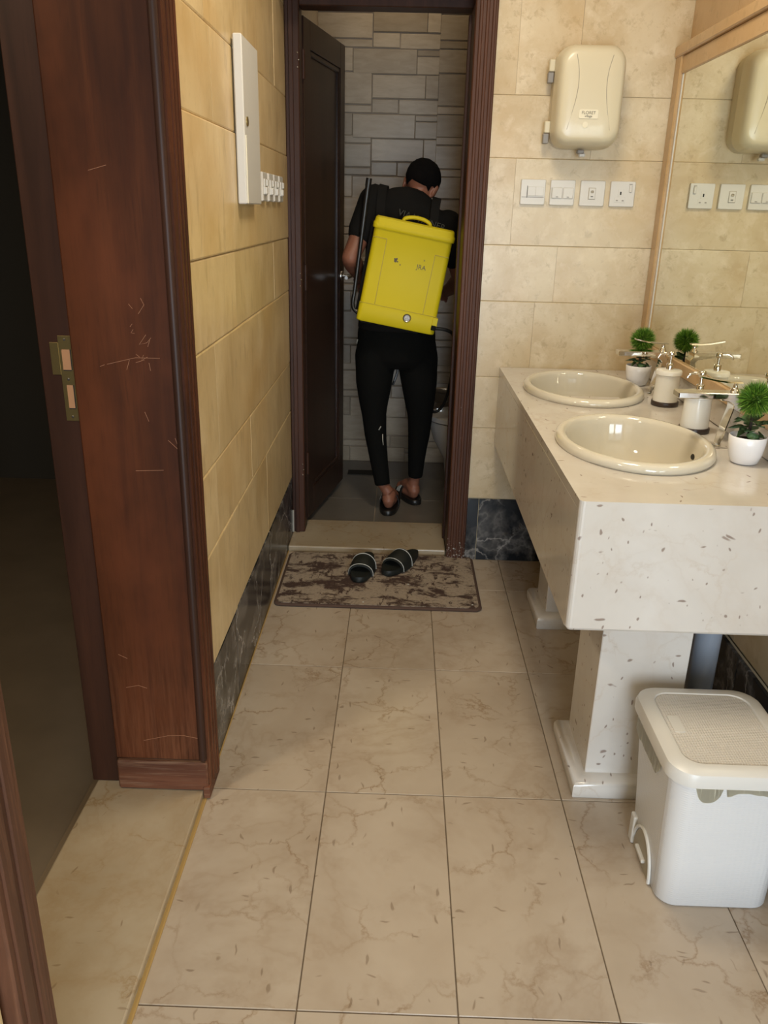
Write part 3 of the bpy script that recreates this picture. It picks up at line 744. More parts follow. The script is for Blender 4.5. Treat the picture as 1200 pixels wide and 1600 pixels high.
# ---- potted topiaries
def make_plant(x, y, label):
    t = thing('potted_topiary', label, 'potted plant', (x, y, VZ), 'potted grass ball topiaries')
    b = bmesh.new(); lathe(b, [(.026, 0), (.033, .004), (.040, .025), (.0435, .05), (.0445, .068), (.0425, .070), (.040, .064), (.036, .056)], (x, y, VZ+.0003), 32, cap1=True); obj('pot', b, M['pot'], t, 50)
    b = bmesh.new(); lathe(b, [(.037, 0), (.030, .004), (.01, .006)], (x, y, VZ+.056), 20); obj('soil', b, M['soil'], t, 40)
    b = bmesh.new(); tube(b, [(x, y, VZ+.056), (x+.002, y, VZ+.14)], .004, 8); obj('stem', b, M['soil'], t, 40)
    rnd = random.Random(3)
    for k in range(24):
        a = k*2.4+rnd.random(); L = rnd.uniform(.024, .036); el = rnd.uniform(-.7, .8); rr = rnd.uniform(.002, .022)
        b = bmesh.new(); w = L*.46
        pts = [(0, 0, 0), (L*.3, -w, .002), (L*.55, -w*.95, .002), (L, 0, -.004), (L*.55, w*.95, .002), (L*.3, w, .002)]
        c0 = b.verts.new((L*.45, 0, -.004)); vs = [b.verts.new(q) for q in pts]
        for i in range(6): b.faces.new((c0, vs[i], vs[(i+1) % 6]))
        bmesh.ops.solidify(b, geom=b.faces[:], thickness=.0008)
        bmesh.ops.transform(b, matrix=Matrix.Translation((x+rr*math.cos(a), y+rr*math.sin(a), VZ+rnd.uniform(.068, .112))) @ Matrix.Rotation(a, 4, 'Z') @ Matrix.Rotation(-el, 4, 'Y'), verts=b.verts[:])
        obj('leaf', b, M['leaf'], t, 180)
    b = bmesh.new(); c = Vector((x+.002, y, VZ+.160))
    bmesh.ops.create_icosphere(b, subdivisions=2, radius=.022, matrix=Matrix.Translation(c))
    for k in range(2600):
        d = Vector((rnd.gauss(0, 1), rnd.gauss(0, 1), rnd.gauss(0, 1))).normalized()
        s = d.cross(Vector((rnd.gauss(0, 1), rnd.gauss(0, 1), rnd.gauss(0, 1)))).normalized()*.0011
        a0 = c+d*.014; d2_ = (d+Vector((rnd.gauss(0, .22), rnd.gauss(0, .22), rnd.gauss(0, .22)))).normalized()
        tip = c+d2_*rnd.uniform(.036, .0505)
        m_ = (a0+tip)/2; q = d.cross(s).normalized()*.0006
        v = [b.verts.new(z) for z in (a0, m_+s, tip, m_-s)]
        b.faces.new(v)
    o = obj('grass_ball', b, M['needle'], t, kind='stuff')
    return t
g1 = make_plant(.862, 1.945, 'white pot with a green grass ball at the right edge, beside the near sink')
dup(g1, (.852, 2.895, VZ), 'white pot with a green grass ball in the far corner of the counter')

# ================================================================== WALL FITTINGS, BACK WALL
def ybox(b, x0, x1, z0, z1, depth, bev=.002, y=YB, d0=0, seg=1):
    box(b, x0, x1, y-depth, y-d0, z0, z1, bev, seg)

# ---- hand dryer
hd = thing('hand_dryer', 'cream wall mounted automatic hand dryer above the switches', 'hand dryer', (.61, YB, 1.59))
def dryer_ring(s, y, top=1.915, bot=1.607, x0=.500, x1=.728, r=.05):
    cx, cz = (x0+x1)/2, (top+bot)/2; hw, hh = (x1-x0)/2*s, (top-bot)/2*s
    out = []
    for X, Z in rrect(-hw, hw, -hh, hh, r*s, 6):
        bul = .010*(1-(X/hw)**2) if Z > hh-.06 else 0
        tap = 1+.035*((-Z)/hh)*0
        out.append(Vector((cx+X*tap, y, cz+Z+bul)))
    return out
b = bmesh.new(); loft(b, [dryer_ring(1, YB), dryer_ring(1, YB-.05), dryer_ring(1.012, YB-.053), dryer_ring(1.012, YB-.06), dryer_ring(1, YB-.065), dryer_ring(.985, YB-.10), dryer_ring(.95, YB-.122), dryer_ring(.88, YB-.136), dryer_ring(.80, YB-.141), dryer_ring(.55, YB-.143)])
obj('housing', b, M['cream'], hd, 60)
for z in (1.845, 1.655):
    b = bmesh.new(); box(b, .480, .500, YB-.055, YB-.030, z, z+.038, .004, 2); lt = obj('side_latch', b, M['cream'], hd)
    b = bmesh.new(); box(b, .478, .498, YB-.052, YB-.028, z-.034, z-.001, .003, 2); obj('latch_clip', b, M['gray_plastic'], lt)
b = bmesh.new(); box(b, .598, .622, YB-.075, YB-.050, 1.590, 1.603, .003); nz = obj('nozzle', b, M['gray_plastic'], hd)
b = bmesh.new(); box(b, .606, .628, YB-.070, YB-.052, 1.580, 1.592, .003); obj('sensor', b, M['white'], nz)
LY = YB-.1435
b = bmesh.new()
q = [Vector((x, LY, z)) for x, z in rrect(.578, .642, 1.694, 1.722, .005, 3)]
loft(b, [q, [v+Vector((0, -.0015, 0)) for v in q]]); lb = obj('label_plate', b, M['cream_label'], hd)
RX = Matrix.Rotation(PI/2, 4, 'X')
text_mesh('print', 'FLORET', .0135, Matrix.Translation((.610, LY-.0018, 1.7115)) @ RX, M['ink'], lb, .0003)
text_mesh('print', 'village', .0105, Matrix.Translation((.610, LY-.0018, 1.7015)) @ RX, M['ink'], lb, .0003)
for sg in (-1, 1):
    b = bmesh.new(); cx = .614
    tube(b, curve_pts([(cx+sg*.060, YB-.1415, 1.885), (cx+sg*.048, YB-.1432, 1.83), (cx+sg*.050, YB-.1432, 1.76), (cx+sg*.072, YB-.141, 1.66)], 16), .0012, 5)
    obj('mould_line', b, M['shade_line'], hd)
b = bmesh.new(); lathe(b, [(.010, 0), (.010, .001)], n=14)
bmesh.ops.transform(b, matrix=Matrix.Translation((.602, LY, 1.675)) @ RX, verts=b.verts[:]); obj('sensor_dot', b, M['cream_label'], hd)

# ---- four plates under the dryer
def plate(x, label, cat, name, zc=1.4635, hw=.0445):
    p = thing(name, label, cat, (x, YB, zc-.044), 'white plates under the hand dryer')
    b = bmesh.new()
    q = [Vector((X, YB+.001, Z)) for X, Z in rrect(x-hw, x+hw, zc-.043, zc+.043, .004, 3)]
    def off(d, s): return [Vector((x+(v.x-x)*s, YB-d, zc+(v.z-zc)*s)) for v in q]
    loft(b, [q, off(.009, 1), off(.0115, .96), off(.0115, .3)])
    obj('face_plate', b, M['white'], p, 30)
    return p, zc
def strip(parent, x0, x1, z0, z1, mat, y0=.0112, y1=.0130, name='groove', bev=0):
    b = bmesh.new(); ybox(b, x0, x1, z0, z1, y1, bev, d0=y0); return obj(name, b, mat, parent)
p, z = plate(.4645, 'white card switch plate with an off-centre square key, leftmost under the dryer', 'switch plate', 'card_switch')
strip(p, .445, .503, z-.013, z+.018, M['white'], .0112, .014, 'switch_key', .001)
strip(p, .4428, .4445, z-.020, z+.021, M['hole'], .0112, .0122); strip(p, .424, .505, z-.0185, z-.0165, M['gray_plastic'], .0112, .0122); strip(p, .473, .4738, z-.013, z+.018, M['shade_line'], .0112, .0144)
p, z = plate(.571, 'white double rocker light switch, second plate from the left', 'light switch', 'light_switch')
for a, c in ((.533, .5705), (.5725, .610)):
    rk = strip(p, a, c, z-.020, z+.017, M['white'], .0112, .0155, 'rocker', .002)
    b = bmesh.new(); ybox(b, (a+c)/2-.004, (a+c)/2+.004, z-.0155, z-.0135, .016, d0=.0153); obj('indicator', b, M['gray_plastic'], rk)
strip(p, .5307, .532, z-.021, z+.018, M['shade_line'], .0112, .0122)
p, z = plate(.679, 'white plate with one small central rocker, third from the left', 'switch plate', 'water_heater_switch')
strip(p, .6645, .6905, z-.021, z+.019, M['shade_line'], .0112, .0118); rk = strip(p, .6665, .6895, z-.0195, z+.0175, M['white'], .0112, .0145, 'rocker', .001)
b = bmesh.new(); ybox(b, .673, .682, z-.012, z-.0095, .0150, d0=.0143); obj('indicator', b, M['hole'], rk)
b = bmesh.new(); ybox(b, .6725, .683, z+.001, z+.010, .0149, d0=.0143); obj('symbol', b, M['shade_line'], rk)
p, z = plate(.7875, 'white three-pin power socket with its own switch, rightmost plate', 'power socket', 'power_socket')
strip(p, .7615, .7995, z-.029, z-.010, M['white'], .0112, .0122, 'pin_boss', .0004); strip(p, .772, .790, z-.010, z+.016, M['white'], .0112, .0122, 'pin_boss', .0004)
for x0, x1, a, c, m in ((.7785, .7835, z-.003, z+.008, 'hole'), (.7665, .7735, z-.024, z-.020, 'gray_plastic'), (.7875, .7945, z-.024, z-.020, 'gray_plastic')):
    strip(p, x0, x1, a, c, M[m], .0119, .0126, 'pin_hole')
rk = strip(p, .8095, .8195, z+.006, z+.032, M['white'], .0112, .0165, 'rocker', .002)
strip(p, .8085, .8205, z+.0325, z+.0345, M['gray_plastic'], .0112, .0122)

# ================================================================== LEFT WALL FITTINGS
pb = thing('electric_panel', 'white electrical panel box with a small keyhole lock on the left wall', 'panel box', (XL, 2.46, 1.40))
b = bmesh.new(); box(b, XL-.002, XL+.006, 2.375, 2.60, 1.43, 1.80, .002); obj('back_frame', b, M['cream_label'], pb)
b = bmesh.new(); box(b, XL+.006, XL+.030, 2.345, 2.585, 1.398, 1.806, .003); obj('door', b, M['white'], pb)
b = bmesh.new(); lathe(b, [(.012, 0), (.012, .003), (.006, .004)], n=18)
bmesh.ops.transform(b, matrix=Matrix.Translation((XL+.030, 2.385, 1.605)) @ Matrix.Rotation(PI/2, 4, 'Y'), verts=b.verts[:]); obj('lock', b, M['brass'], pb, 40)
b = bmesh.new(); box(b, XL+.0295, XL+.0325, 2.356, 2.360, 1.40, 1.57, .0005); obj('door_seam', b, M['cream_label'], pb)
for i, y in enumerate((2.705, 2.830, 2.945, 3.065)):
    nm = ('nearest', 'second', 'third', 'farthest')[i]
    p = thing('light_switch', 'white rocker switch plate on the left wall, %s of the four' % nm, 'light switch', (XL, y+.04, 1.405), 'switch row on the left wall')
    b = bmesh.new(); box(b, XL+.001, XL+.016, y, y+.086, 1.408, 1.494, .003); obj('face_plate', b, M['white'], p)
    b = bmesh.new()
    rings = [[Vector((XL+.016+d, yy, zz)) for yy in (y+.016, y+.07)] for zz, d in ((1.425, 0), (1.434, .010), (1.452, .003), (1.476, .0))]
    rr = bmesh.new(); box(rr, XL+.014, XL+.019, y+.018, y+.068, 1.428, 1.474, .001); 
    box(rr, XL+.017, XL+.026, y+.018, y+.042, 1.428, 1.450, .003); box(rr, XL+.017, XL+.024, y+.045, y+.068, 1.452, 1.474, .003)
    b.free(); obj('rocker', rr, M['white'], p)

# ================================================================== PEDAL BIN
bn = thing('pedal_bin', 'white plastic pedal bin with woven lid beside the vanity pedestal', 'bin', (.71, 1.47, 0))
def ring(x0, x1, y0, y1, r, z): return [Vector((x, y, z)) for x, y in rrect(x0, x1, y0, y1, r, 7)]
b = bmesh.new()
loft(b, [ring(.596, .826, 1.350, 1.575, .035, .0), ring(.590, .832, 1.345, 1.580, .04, .006), ring(.588, .836, 1.345, 1.600, .042, .12), ring(.583, .842, 1.350, 1.645, .045, .322)])
body = obj('body', b, M['bin'], bn, 50)
b = bmesh.new()
loft(b, [ring(.578, .848, 1.342, 1.652, .05, .316), ring(.570, .856, 1.334, 1.660, .055, .322), ring(.570, .856, 1.334, 1.660, .055, .338), ring(.574, .852, 1.338, 1.656, .053, .350), ring(.586, .840, 1.350, 1.644, .05, .357), ring(.604, .822, 1.368, 1.626, .04, .357), ring(.606, .820, 1.370, 1.624, .039, .3535), ring(.66, .77, 1.44, 1.55, .02, .3535)])
lid = obj('lid', b, M['white'], bn, 40)
b = bmesh.new(); loft(b, [ring(.608, .818, 1.372, 1.622, .038, .3530), ring(.608, .818, 1.372, 1.622, .038, .3552)]); obj('woven_inset', b, M['weave'], lid)
b = bmesh.new(); loft(b, [ring(.616, .640, 1.475, 1.535, .004, .3550), ring(.616, .640, 1.475, 1.535, .004, .3562)]); obj('blank_badge', b, M['white'], lid)
# pedal arch on the left side
b = bmesh.new()
pts = [(.583, 1.545-.115*(1-math.cos(a))/2*1.0-.01, .012+.075*math.sin(a)) for a in [PI*k/10 for k in range(11)]]
tube(b, [(.5865, 1.405+.065+.065*math.cos(PI*k/12), .004+.085*math.sin(PI*k/12)) for k in range(13)], .004, 6); obj('pedal_arch', b, M['white'], bn, 50)
b = bmesh.new(); n_ = 12
f0 = [Vector((.5868, 1.47+.060*math.cos(PI*k/n_), .001+.080*math.sin(PI*k/n_))) for k in range(n_+1)]
loft(b, [f0, [v+Vector((.004, 0, 0)) for v in f0]]); obj('pedal_recess', b, M['shade_line'], bn)
b = bmesh.new(); box(b, .579, .600, 1.445, 1.500, .020, .030, .003, 2); obj('pedal', b, M['white'], bn)
b = bmesh.new(); box(b, .580, .592, 1.530, 1.556, .0, .075, .004, 2); obj('foot', b, M['white'], bn)
# liner folded over the rim
b = bmesh.new(); r0 = ring(.583-.0025, .842+.0025, 1.350-.0025, 1.645+.0025, .045, 0); top = []; bot = []
m = len(r0); k = 0
for i in range(m):
    p0, p1 = r0[i], r0[(i+1) % m]; st_ = max(1, int((p1-p0).length/.004))
    for f in range(st_):
        p = p0.lerp(p1, f/st_); x, y = p.x, p.y; k += 1
        drop = .007+.0015*math.sin(k*.5)
        if y < 1.37 and .628 < x < .682: drop += .040*math.sqrt(max(0, 1-((x-.655)/.027)**2))
        if y < 1.37 and x > .690: drop += .016+.004*math.sin(x*75)
        if x < .60 and y > 1.42: drop += .052*min(1, (y-1.42)/.03)
        top.append(Vector((x, y, .322))); bot.append(Vector((x-.0008*math.sin(k*.6), y-.0008*math.sin(k*.9), .322-drop)))
loft(b, [top, bot], True, False); bmesh.ops.solidify(b, geom=b.faces[:], thickness=.001); obj('bin_liner', b, M['bag'], bn, 180)

# ================================================================== MAT AND SLIDES
mt = thing('bath_mat', 'brown distressed bath mat in front of the toilet doorway', 'mat', (-.05, 2.93, 0))
b = bmesh.new(); loft(b, [ring(-.444, .333, 2.684, 3.176, .03, .001), ring(-.445, .335, 2.682, 3.178, .03, .005), ring(-.440, .329, 2.688, 3.172, .03, .010)]); obj('border', b, M['mat_edge'], mt)
b = bmesh.new(); loft(b, [ring(-.434, .323, 2.694, 3.166, .026, .009), ring(-.434, .323, 2.694, 3.166, .026, .012)]); obj('pile', b, M['mat'], mt)
for x, y in ((.300, 2.72), (-.11, 2.715), (.06, 2.88)):
    b = bmesh.new(); bmesh.ops.create_icosphere(b, subdivisions=1, radius=.004, matrix=Matrix.Translation((x, y, .0125)) @ Matrix.Scale(.4, 4, (0, 0, 1)))
    obj('lint', b, M['piping'], mt)

def make_slide(loc, rot, label, name='slide_sandal', group='slides on the bath mat', strap_mark=True, z=0):
    """toe along local -Y"""
    t = thing(name, label, 'sandal', loc, group, rot)
    mw = BASE[t.name]
    def tr(b): bmesh.ops.transform(b, matrix=mw, verts=b.verts[:])
    out = []
    for k in range(28):
        a = 2*PI*k/28; y = .132*math.sin(a)
        w = (.047 if y < 0 else .047-.010*min(1, y/.08)) * (1 if abs(y) < .10 else 1)
        out.append((w*math.copysign(abs(math.cos(a))**.75, math.cos(a)), y))
    b = bmesh.new()
    loft(b, [[Vector((x*s, y*s, h)) for x, y in out] for h, s in ((0, .96), (.004, 1), (.018, 1), (.024, .985), (.022, .88), (.019, .6))]); tr(b)
    obj('sole', b, M['slide'], t, 50)
    b = bmesh.new(); rings = []
    for y, rx, rz in ((-.072, .050, .046), (-.05, .052, .056), (-.02, .052, .062), (.012, .050, .064)):
        o_ = [Vector((-rx*math.cos(PI*k/14), y-.0*k, .006+rz*math.sin(PI*k/14)**.8)) for k in range(15)]
        i_ = [Vector((-(rx-.006)*math.cos(PI*k/14), y, .006+(rz-.006)*math.sin(PI*k/14)**.8)) for k in range(14, -1, -1)]
        rings.append(o_+i_)
    loft(b, rings); tr(b); st = obj('strap', b, M['slide'], t, 50)
    for y, rx, rz in ((-.066, .0508, .0485), (.004, .0512, .0645)):
        b = bmesh.new(); tube(b, [(-rx*math.cos(PI*k/16), y, .006+rz*math.sin(PI*k/16)**.8) for k in range(17)], .0016, 6); tr(b); obj('piping', b, M['piping'], st)
    return t
make_slide((-.122, 3.005, .0125), -.13, 'dark slide sandal with two pale lines, left one of the pair on the mat')
make_slide((.030, 3.062, .0125), -.50, 'dark slide sandal with two pale lines, right one touching the step')

# ================================================================== PERSON
pe = thing('person', 'person in black seen from behind, wearing a yellow backpack sprayer in the toilet doorway', 'person', (-.02, 3.7, WCZ))
TILT = math.radians(12)
def ell(c, rx, ry, n=20, tilt=0, lean=0):
    """ellipse ring: x axis tilted (right side down) by tilt, y axis leaning"""
    xa = Vector((math.cos(tilt), 0, -math.sin(tilt))); ya = Vector((0, math.cos(lean), -math.sin(lean)))
    c = Vector(c); return [c+xa*rx*math.cos(2*PI*k/n)+ya*ry*math.sin(2*PI*k/n) for k in range(n)]
LEGL = [(-.085, 3.715, .86, .100), (-.112, 3.705, .758, .095), (-.115, 3.70, .641, .084), (-.115, 3.70, .552, .069), (-.112, 3.70, .492, .058), (-.104, 3.70, .401, .053), (-.095, 3.695, .339, .048), (-.080, 3.685, .245, .042), (-.064, 3.672, .155, .038)]
LEGR = [(.055, 3.73, .86, .100), (.083, 3.735, .746, .095), (.095, 3.745, .627, .083), (.101, 3.76, .535, .070), (.105, 3.77, .474, .060), (.104, 3.79, .380, .054), (.100, 3.80, .316, .048), (.096, 3.815, .219, .041), (.095, 3.825, .150, .037)]
def limb(b, pts, rad, n=14):
    tube(b, pts, rad, n)
    for p, r in ((pts[0], rad[0]), (pts[-1], rad[-1])):
        bmesh.ops.create_icosphere(b, subdivisions=2, radius=r*.98, matrix=Matrix.Translation(p))
# trousers
b = bmesh.new()
loft(b, [ell((-.018, 3.715, z), rx, ry) for z, rx, ry in ((.985, .150, .112), (.93, .166, .120), (.87, .178, .128), (.81, .178, .126), (.755, .165, .112), (.715, .13, .085))])
for L in (LEGL, LEGR): tube(b, [q[:3] for q in L], [q[3] for q in L], 16)
tb = remeshed(b, .009, 6); tr_ = obj('trousers', tb, M['trouser'], pe, 180)
# t-shirt
SL, SR = Vector((-.125, 3.70, 1.425)), Vector((.190, 3.73, 1.330))
EL, ER = Vector((-.222, 3.60, 1.195)), Vector((.268, 3.78, 1.10))
b = bmesh.new()
loft(b, [ell((x, y, z), rx, ry, 22, tl, ln) for x, y, z, rx, ry, tl, ln in (
    (-.018, 3.715, .885, .178, .133, 0, 0), (-.016, 3.715, .96, .170, .126, .03, 0), (-.010, 3.715, 1.06, .164, .120, .08, .05), (0, 3.715, 1.16, .168, .120, .14, .1), (.012, 3.72, 1.25, .178, .120, .18, .2),
    (.026, 3.73, 1.33, .182, .112, .26, .3), (.034, 3.745, 1.39, .168, .098, .30, .4), (.040, 3.76, 1.432, .115, .080, .30, .5), (.048, 3.772, 1.452, .068, .062, .26, .5))])
def lerp(a, c, t): return a+(c-a)*t
limb(b, [SL, lerp(SL, EL, .3), lerp(SL, EL, .55)], [.072, .066, .062])
limb(b, [SR, lerp(SR, ER, .3), lerp(SR, ER, .55)], [.072, .066, .062])
sb = remeshed(b, .009, 6); sh = obj('t_shirt', sb, M['shirt'], pe, 180)
# body
HC = Vector((.070, 3.790, 1.490))
HR = Matrix.Rotation(math.radians(-22), 4, 'Z') @ Matrix.Rotation(math.radians(14), 4, 'Y') @ Matrix.Rotation(math.radians(-32), 4, 'X')
HM = Matrix.Translation(HC) @ HR     # local: +Y face, +Z crown
def blob(b, c, rad, m=HM, sub=2):
    q = bmesh.new(); bmesh.ops.create_icosphere(q, subdivisions=sub, radius=1)
    merge(b, q, m @ Matrix.Translation(c) @ Matrix.Diagonal((*rad, 1)))
b = bmesh.new()
blob(b, (0, -.008, .025), (.070, .088, .075), sub=3); blob(b, (0, .030, -.030), (.056, .055, .068)); blob(b, (0, .058, -.072), (.028, .022, .022))   # cranium, face, chin
blob(b, (0, .090, -.022), (.011, .016, .013)); blob(b, (0, .086, -.006), (.008, .010, .022))                                                     # nose
blob(b, (0, .082, -.052), (.022, .010, .006)); blob(b, (0, .080, -.061), (.019, .010, .006))                                                     # lips
blob(b, (-.027, .078, .014), (.020, .010, .007)); blob(b, (.027, .078, .014), (.020, .010, .007))                                               # brows
for s in (-1, 1):
    blob(b, (s*.071, -.004, -.010), (.008, .018, .030)); blob(b, (s*.076, -.010, .004), (.007, .012, .016))                                       # ears
tube(b, [Vector((.046, 3.745, 1.38)), Vector((.056, 3.757, 1.43)), HC+Vector((-.004, -.012, -.02))], [.062, .053, .052], 14)
loft(b, [ell((x, y, z), rx, ry, 20, tl, 0) for x, y, z, rx, ry, tl in ((-.018, 3.715, .80, .14, .095, 0), (-.018, 3.715, .90, .155, .11, 0), (-.01, 3.715, 1.05, .142, .10, .06), (.012, 3.725, 1.25, .155, .095, .18), (.026, 3.735, 1.33, .155, .085, .21), (.045, 3.75, 1.40, .08, .065, .22))])
HLW, HRW = Vector((-.190, 3.845, 1.095)), Vector((.215, 4.0, 1.03))
def arm(b, s, e, w):
    limb(b, [s, lerp(s, e, .35), lerp(s, e, .8), e], [.052, .048, .041, .039])
    limb(b, [e, lerp(e, w, .3), lerp(e, w, .75), w], [.040, .042, .031, .026])
arm(b, SL, EL, HLW); arm(b, SR, ER, HRW)
for L in (LEGL, LEGR):
    limb(b, [q[:3] for q in L], [q[3]-.013 for q in L])
# feet: heel, instep, ball, toes
def foot(b, ankle, heel, ang, side):
    R_ = Matrix.Translation(heel) @ Matrix.Rotation(ang, 4, 'Z')      # local +Y to the toes
    P = lambda *p: R_ @ Vector(p)
    tube(b, [Vector(ankle), P(0, .045, .075)], [.026, .029], 12)
    limb(b, [P(0, .034, .040), P(0, .055, .060), P(side*.004, .12, .045), P(side*.006, .175, .026)], [.031, .034, .032, .022])
    limb(b, [P(0, .034, .022), P(side*.012, .10, .02), P(side*.012, .175, .018)], [.024, .026, .030])
    for k in range(5):
        x = (-.030+.0145*k)*side; L = .225-.008*k-(.004 if k else 0)
        limb(b, [P(x, .175, .016), P(x*1.05, L-.012, .013), P(x*1.05, L, .011)], [.0115 if k else .013, .0095 if k else .012, .008 if k else .010], 8)
FZ = WCZ+.024
FL_H, FR_H = (-.036, 3.635, FZ), (.103, 3.795, FZ)
foot(b, (-.060, 3.680, .150), FL_H, -.06, 1); foot(b, (.094, 3.83, .15), FR_H, .36, -1)
# hands with five fingers closed round what they hold
def hand(b, w, d, upv, thumb):
    """w wrist, d direction of the palm, upv back-of-hand side"""
    d = Vector(d).normalized(); u = Vector(upv); u = (u-d*u.dot(d)).normalized(); s = d.cross(u)*thumb
    P = lambda a, c, e: Vector(w)+d*a+s*c+u*e
    limb(b, [P(-.01, 0, 0), P(.02, 0, 0)], [.026, .027])
    for c, r in ((-.027, .013), (-.009, .0145), (.009, .0145), (.027, .013)): limb(b, [P(.015, c*.75, 0), P(.045, c, .002), P(.078, c, .002)], [r, r*1.05, r*.95], 8)
    for k, (c, L) in enumerate(((-.029, .060), (-.0095, .074), (.0105, .078), (.030, .068))):
        limb(b, [P(.078, c, .002), P(.078+L*.38, c, -.008), P(.078+L*.50, c, -.032), P(.078+L*.22, c, -.050)], [.0095, .009, .0085, .0075], 8)
    limb(b, [P(.022, .026, -.006), P(.045, .046, -.018), P(.070, .044, -.034), P(.086, .030, -.044)], [.014, .012, .0105, .009], 8)
hand(b, HLW, (.05, 1, -.18), (-.3, .1, 1), 1); hand(b, HRW, (-.1, 1, .0), (.3, 0, 1), -1)
bb_ = remeshed(b, .0052, 3, .4); body_o = obj('body', bb_, M['skin'], pe, 180)
for s in (-1, 1):
    b = bmesh.new(); blob(b, (s*.027, .081, .001), (.011, .006, .006)); obj('eye', b, M['eye'], pe, 180)
b = bmesh.new()
blob(b, (0, -.012, .030), (.0755, .092, .079), sub=4)
for v in b.verts[:]: pass
loc = HM.inverted()
kill = []
for v in b.verts:
    l = loc @ v.co
    v.co = v.co+(v.co-HM @ Vector((0, -.012, .03))).normalized()*random.uniform(-.002, .002)
    if (l.y > .045 and l.z < .062) or (l.z < -.030) or (abs(l.x) > .058 and l.z < -.004 and l.y > -.035): kill.append(v)
bmesh.ops.delete(b, geom=kill, context='VERTS')
bmesh.ops.solidify(b, geom=b.faces[:], thickness=.008); obj('hair', b, M['hair'], pe, 180)
# pale scuffs on the left trouser leg, worn slides on the feet
def legmark(name, pts, r):
    b = bmesh.new(); tube(b, pts, r, 6); obj(name, b, M['pale_mark'], tr_, 180)
legmark('scuff', [(-.078, 3.655, .447), (-.088, 3.652, .430)], .0030)
legmark('scuff', [(-.070, 3.663, .408), (-.069, 3.662, .38), (-.066, 3.662, .355)], .0034)
legmark('pocket_zip', [(-.192, 3.675, .842), (-.196, 3.68, .822)], .0022)
# shirt print across the shoulders
tm = Matrix.Translation((.075, 3.602, 1.352)) @ Matrix.Rotation(.30, 4, 'Y') @ Matrix.Rotation(PI/2, 4, 'X') @ Matrix.Rotation(-.25, 4, 'X')
text_mesh('shirt_print', 'VIA WINNER', .036, tm, M['print'], sh, .004)

def worn_slide(heel, ang):
    R_ = Matrix.Translation((heel[0], heel[1], WCZ)) @ Matrix.Rotation(ang, 4, 'Z')
    out = []
    for k in range(28):
        a = 2*PI*k/28; y = .112+.128*math.sin(a); out.append((.046*math.copysign(abs(math.cos(a))**.7, math.cos(a)), y))
    b = bmesh.new(); loft(b, [[R_ @ Vector((x*s, .112+(y-.112)*s, h)) for x, y in out] for h, s in ((.0005, .96), (.004, 1), (.022, 1), (.026, .97), (.024, .85))])
    so = obj('slide', b, M['black_plastic'], pe, 50)
    b = bmesh.new(); rings = []
    for y, rx, rz in ((.095, .049, .078), (.13, .050, .066), (.175, .050, .050)):
        rings.append([R_ @ Vector((-rx*math.cos(PI*k/12), y, .012+rz*math.sin(PI*k/12)**.8)) for k in range(13)]+[R_ @ Vector((-(rx-.004)*math.cos(PI*k/12), y, .012+(rz-.004)*math.sin(PI*k/12)**.8)) for k in range(12, -1, -1)])
    loft(b, rings); st = obj('slide_strap', b, M['black_plastic'], so, 50)
    for y in (.118, .134, .150):
        b = bmesh.new(); rz = .0705-(y-.118)*.45; tube(b, [R_ @ Vector((-.0505*math.cos(PI*k/12), y, .012+rz*math.sin(PI*k/12)**.8)) for k in range(1, 7)], .0018, 5); obj('strap_stripe', b, M['piping'], st)
worn_slide(FL_H, -.06); worn_slide(FR_H, .36)

# ================================================================== BACKPACK SPRAYER
bs = thing('backpack_sprayer', 'yellow plastic backpack sprayer with black lance carried on the back', 'sprayer', (.01, 3.53, .9))
A = math.radians(10)
TM = Matrix.Translation((.0125, 3.485, 1.133)) @ Matrix.Rotation(A, 4, 'Y')   # local x right, y away, z up
def tring(hw, z, y0, y1, r=.02): return [TM @ Vector((x, y, z)) for x, y in rrect(-hw, hw, y0, y1, r, 5)]
b = bmesh.new()
loft(b, [tring(.166, -.213, .004, .118), tring(.169, -.208, .0, .122), tring(.168, -.14, .0, .122), tring(.166, -.135, .003, .12), tring(.163, .165, .003, .12), tring(.165, .17, .0, .122)])
obj('tank', b, M['yellow'], bs, 40)
b = bmesh.new()
loft(b, [tring(.168, .165, -.004, .126), tring(.170, .170, -.007, .128), tring(.170, .186, -.007, .128), tring(.166, .192, -.003, .124), tring(.164, .207, -.001, .122), tring(.158, .213, .006, .116)])
obj('tank_lid', b, M['yellow'], bs, 40)
def lbox(name, x0, x1, y0, y1, z0, z1, mat, bev=.001, parent=None):
    b = bmesh.new(); box(b, x0, x1, y0, y1, z0, z1, bev, 1, TM); return obj(name, b, mat, parent or bs)
for x in (-.103, .104): lbox('moulded_rib', x-.0013, x+.0013, .0005, .0045, -.134, .13 if x < 0 else .108, M['yellow_line'], 0)
lbox('moulded_rib', -.160, -.103, .0005, .0045, .129, .131, M['yellow_line'], 0); lbox('moulded_rib', .104, .160, .0005, .0045, .106, .108, M['yellow_line'], 0)
lbox('moulded_rib', -.167, .167, -.0006, .002, -.1375, -.1360, M['yellow_line'], 0)
b = bmesh.new(); tube(b, [TM @ p for p in curve_pts([(-.052, .05, .205), (-.045, .05, .222), (-.01, .05, .232), (.03, .05, .231), (.056, .05, .221), (.064, .05, .205)], 20)], .008, 8); obj('carry_handle', b, M['yellow'], bs, 60)
GM = TM @ Matrix.Translation((.042, .001, -.164)) @ Matrix.Rotation(PI/2, 4, 'X')
b = bmesh.new(); lathe(b, [(.0175, 0), (.0175, .005), (.0155, .007), (.0135, .006), (.0135, .003)], n=20, cap1=False); bmesh.ops.transform(b, matrix=GM, verts=b.verts[:]); gd = obj('gauge', b, M['steel'], bs, 40)
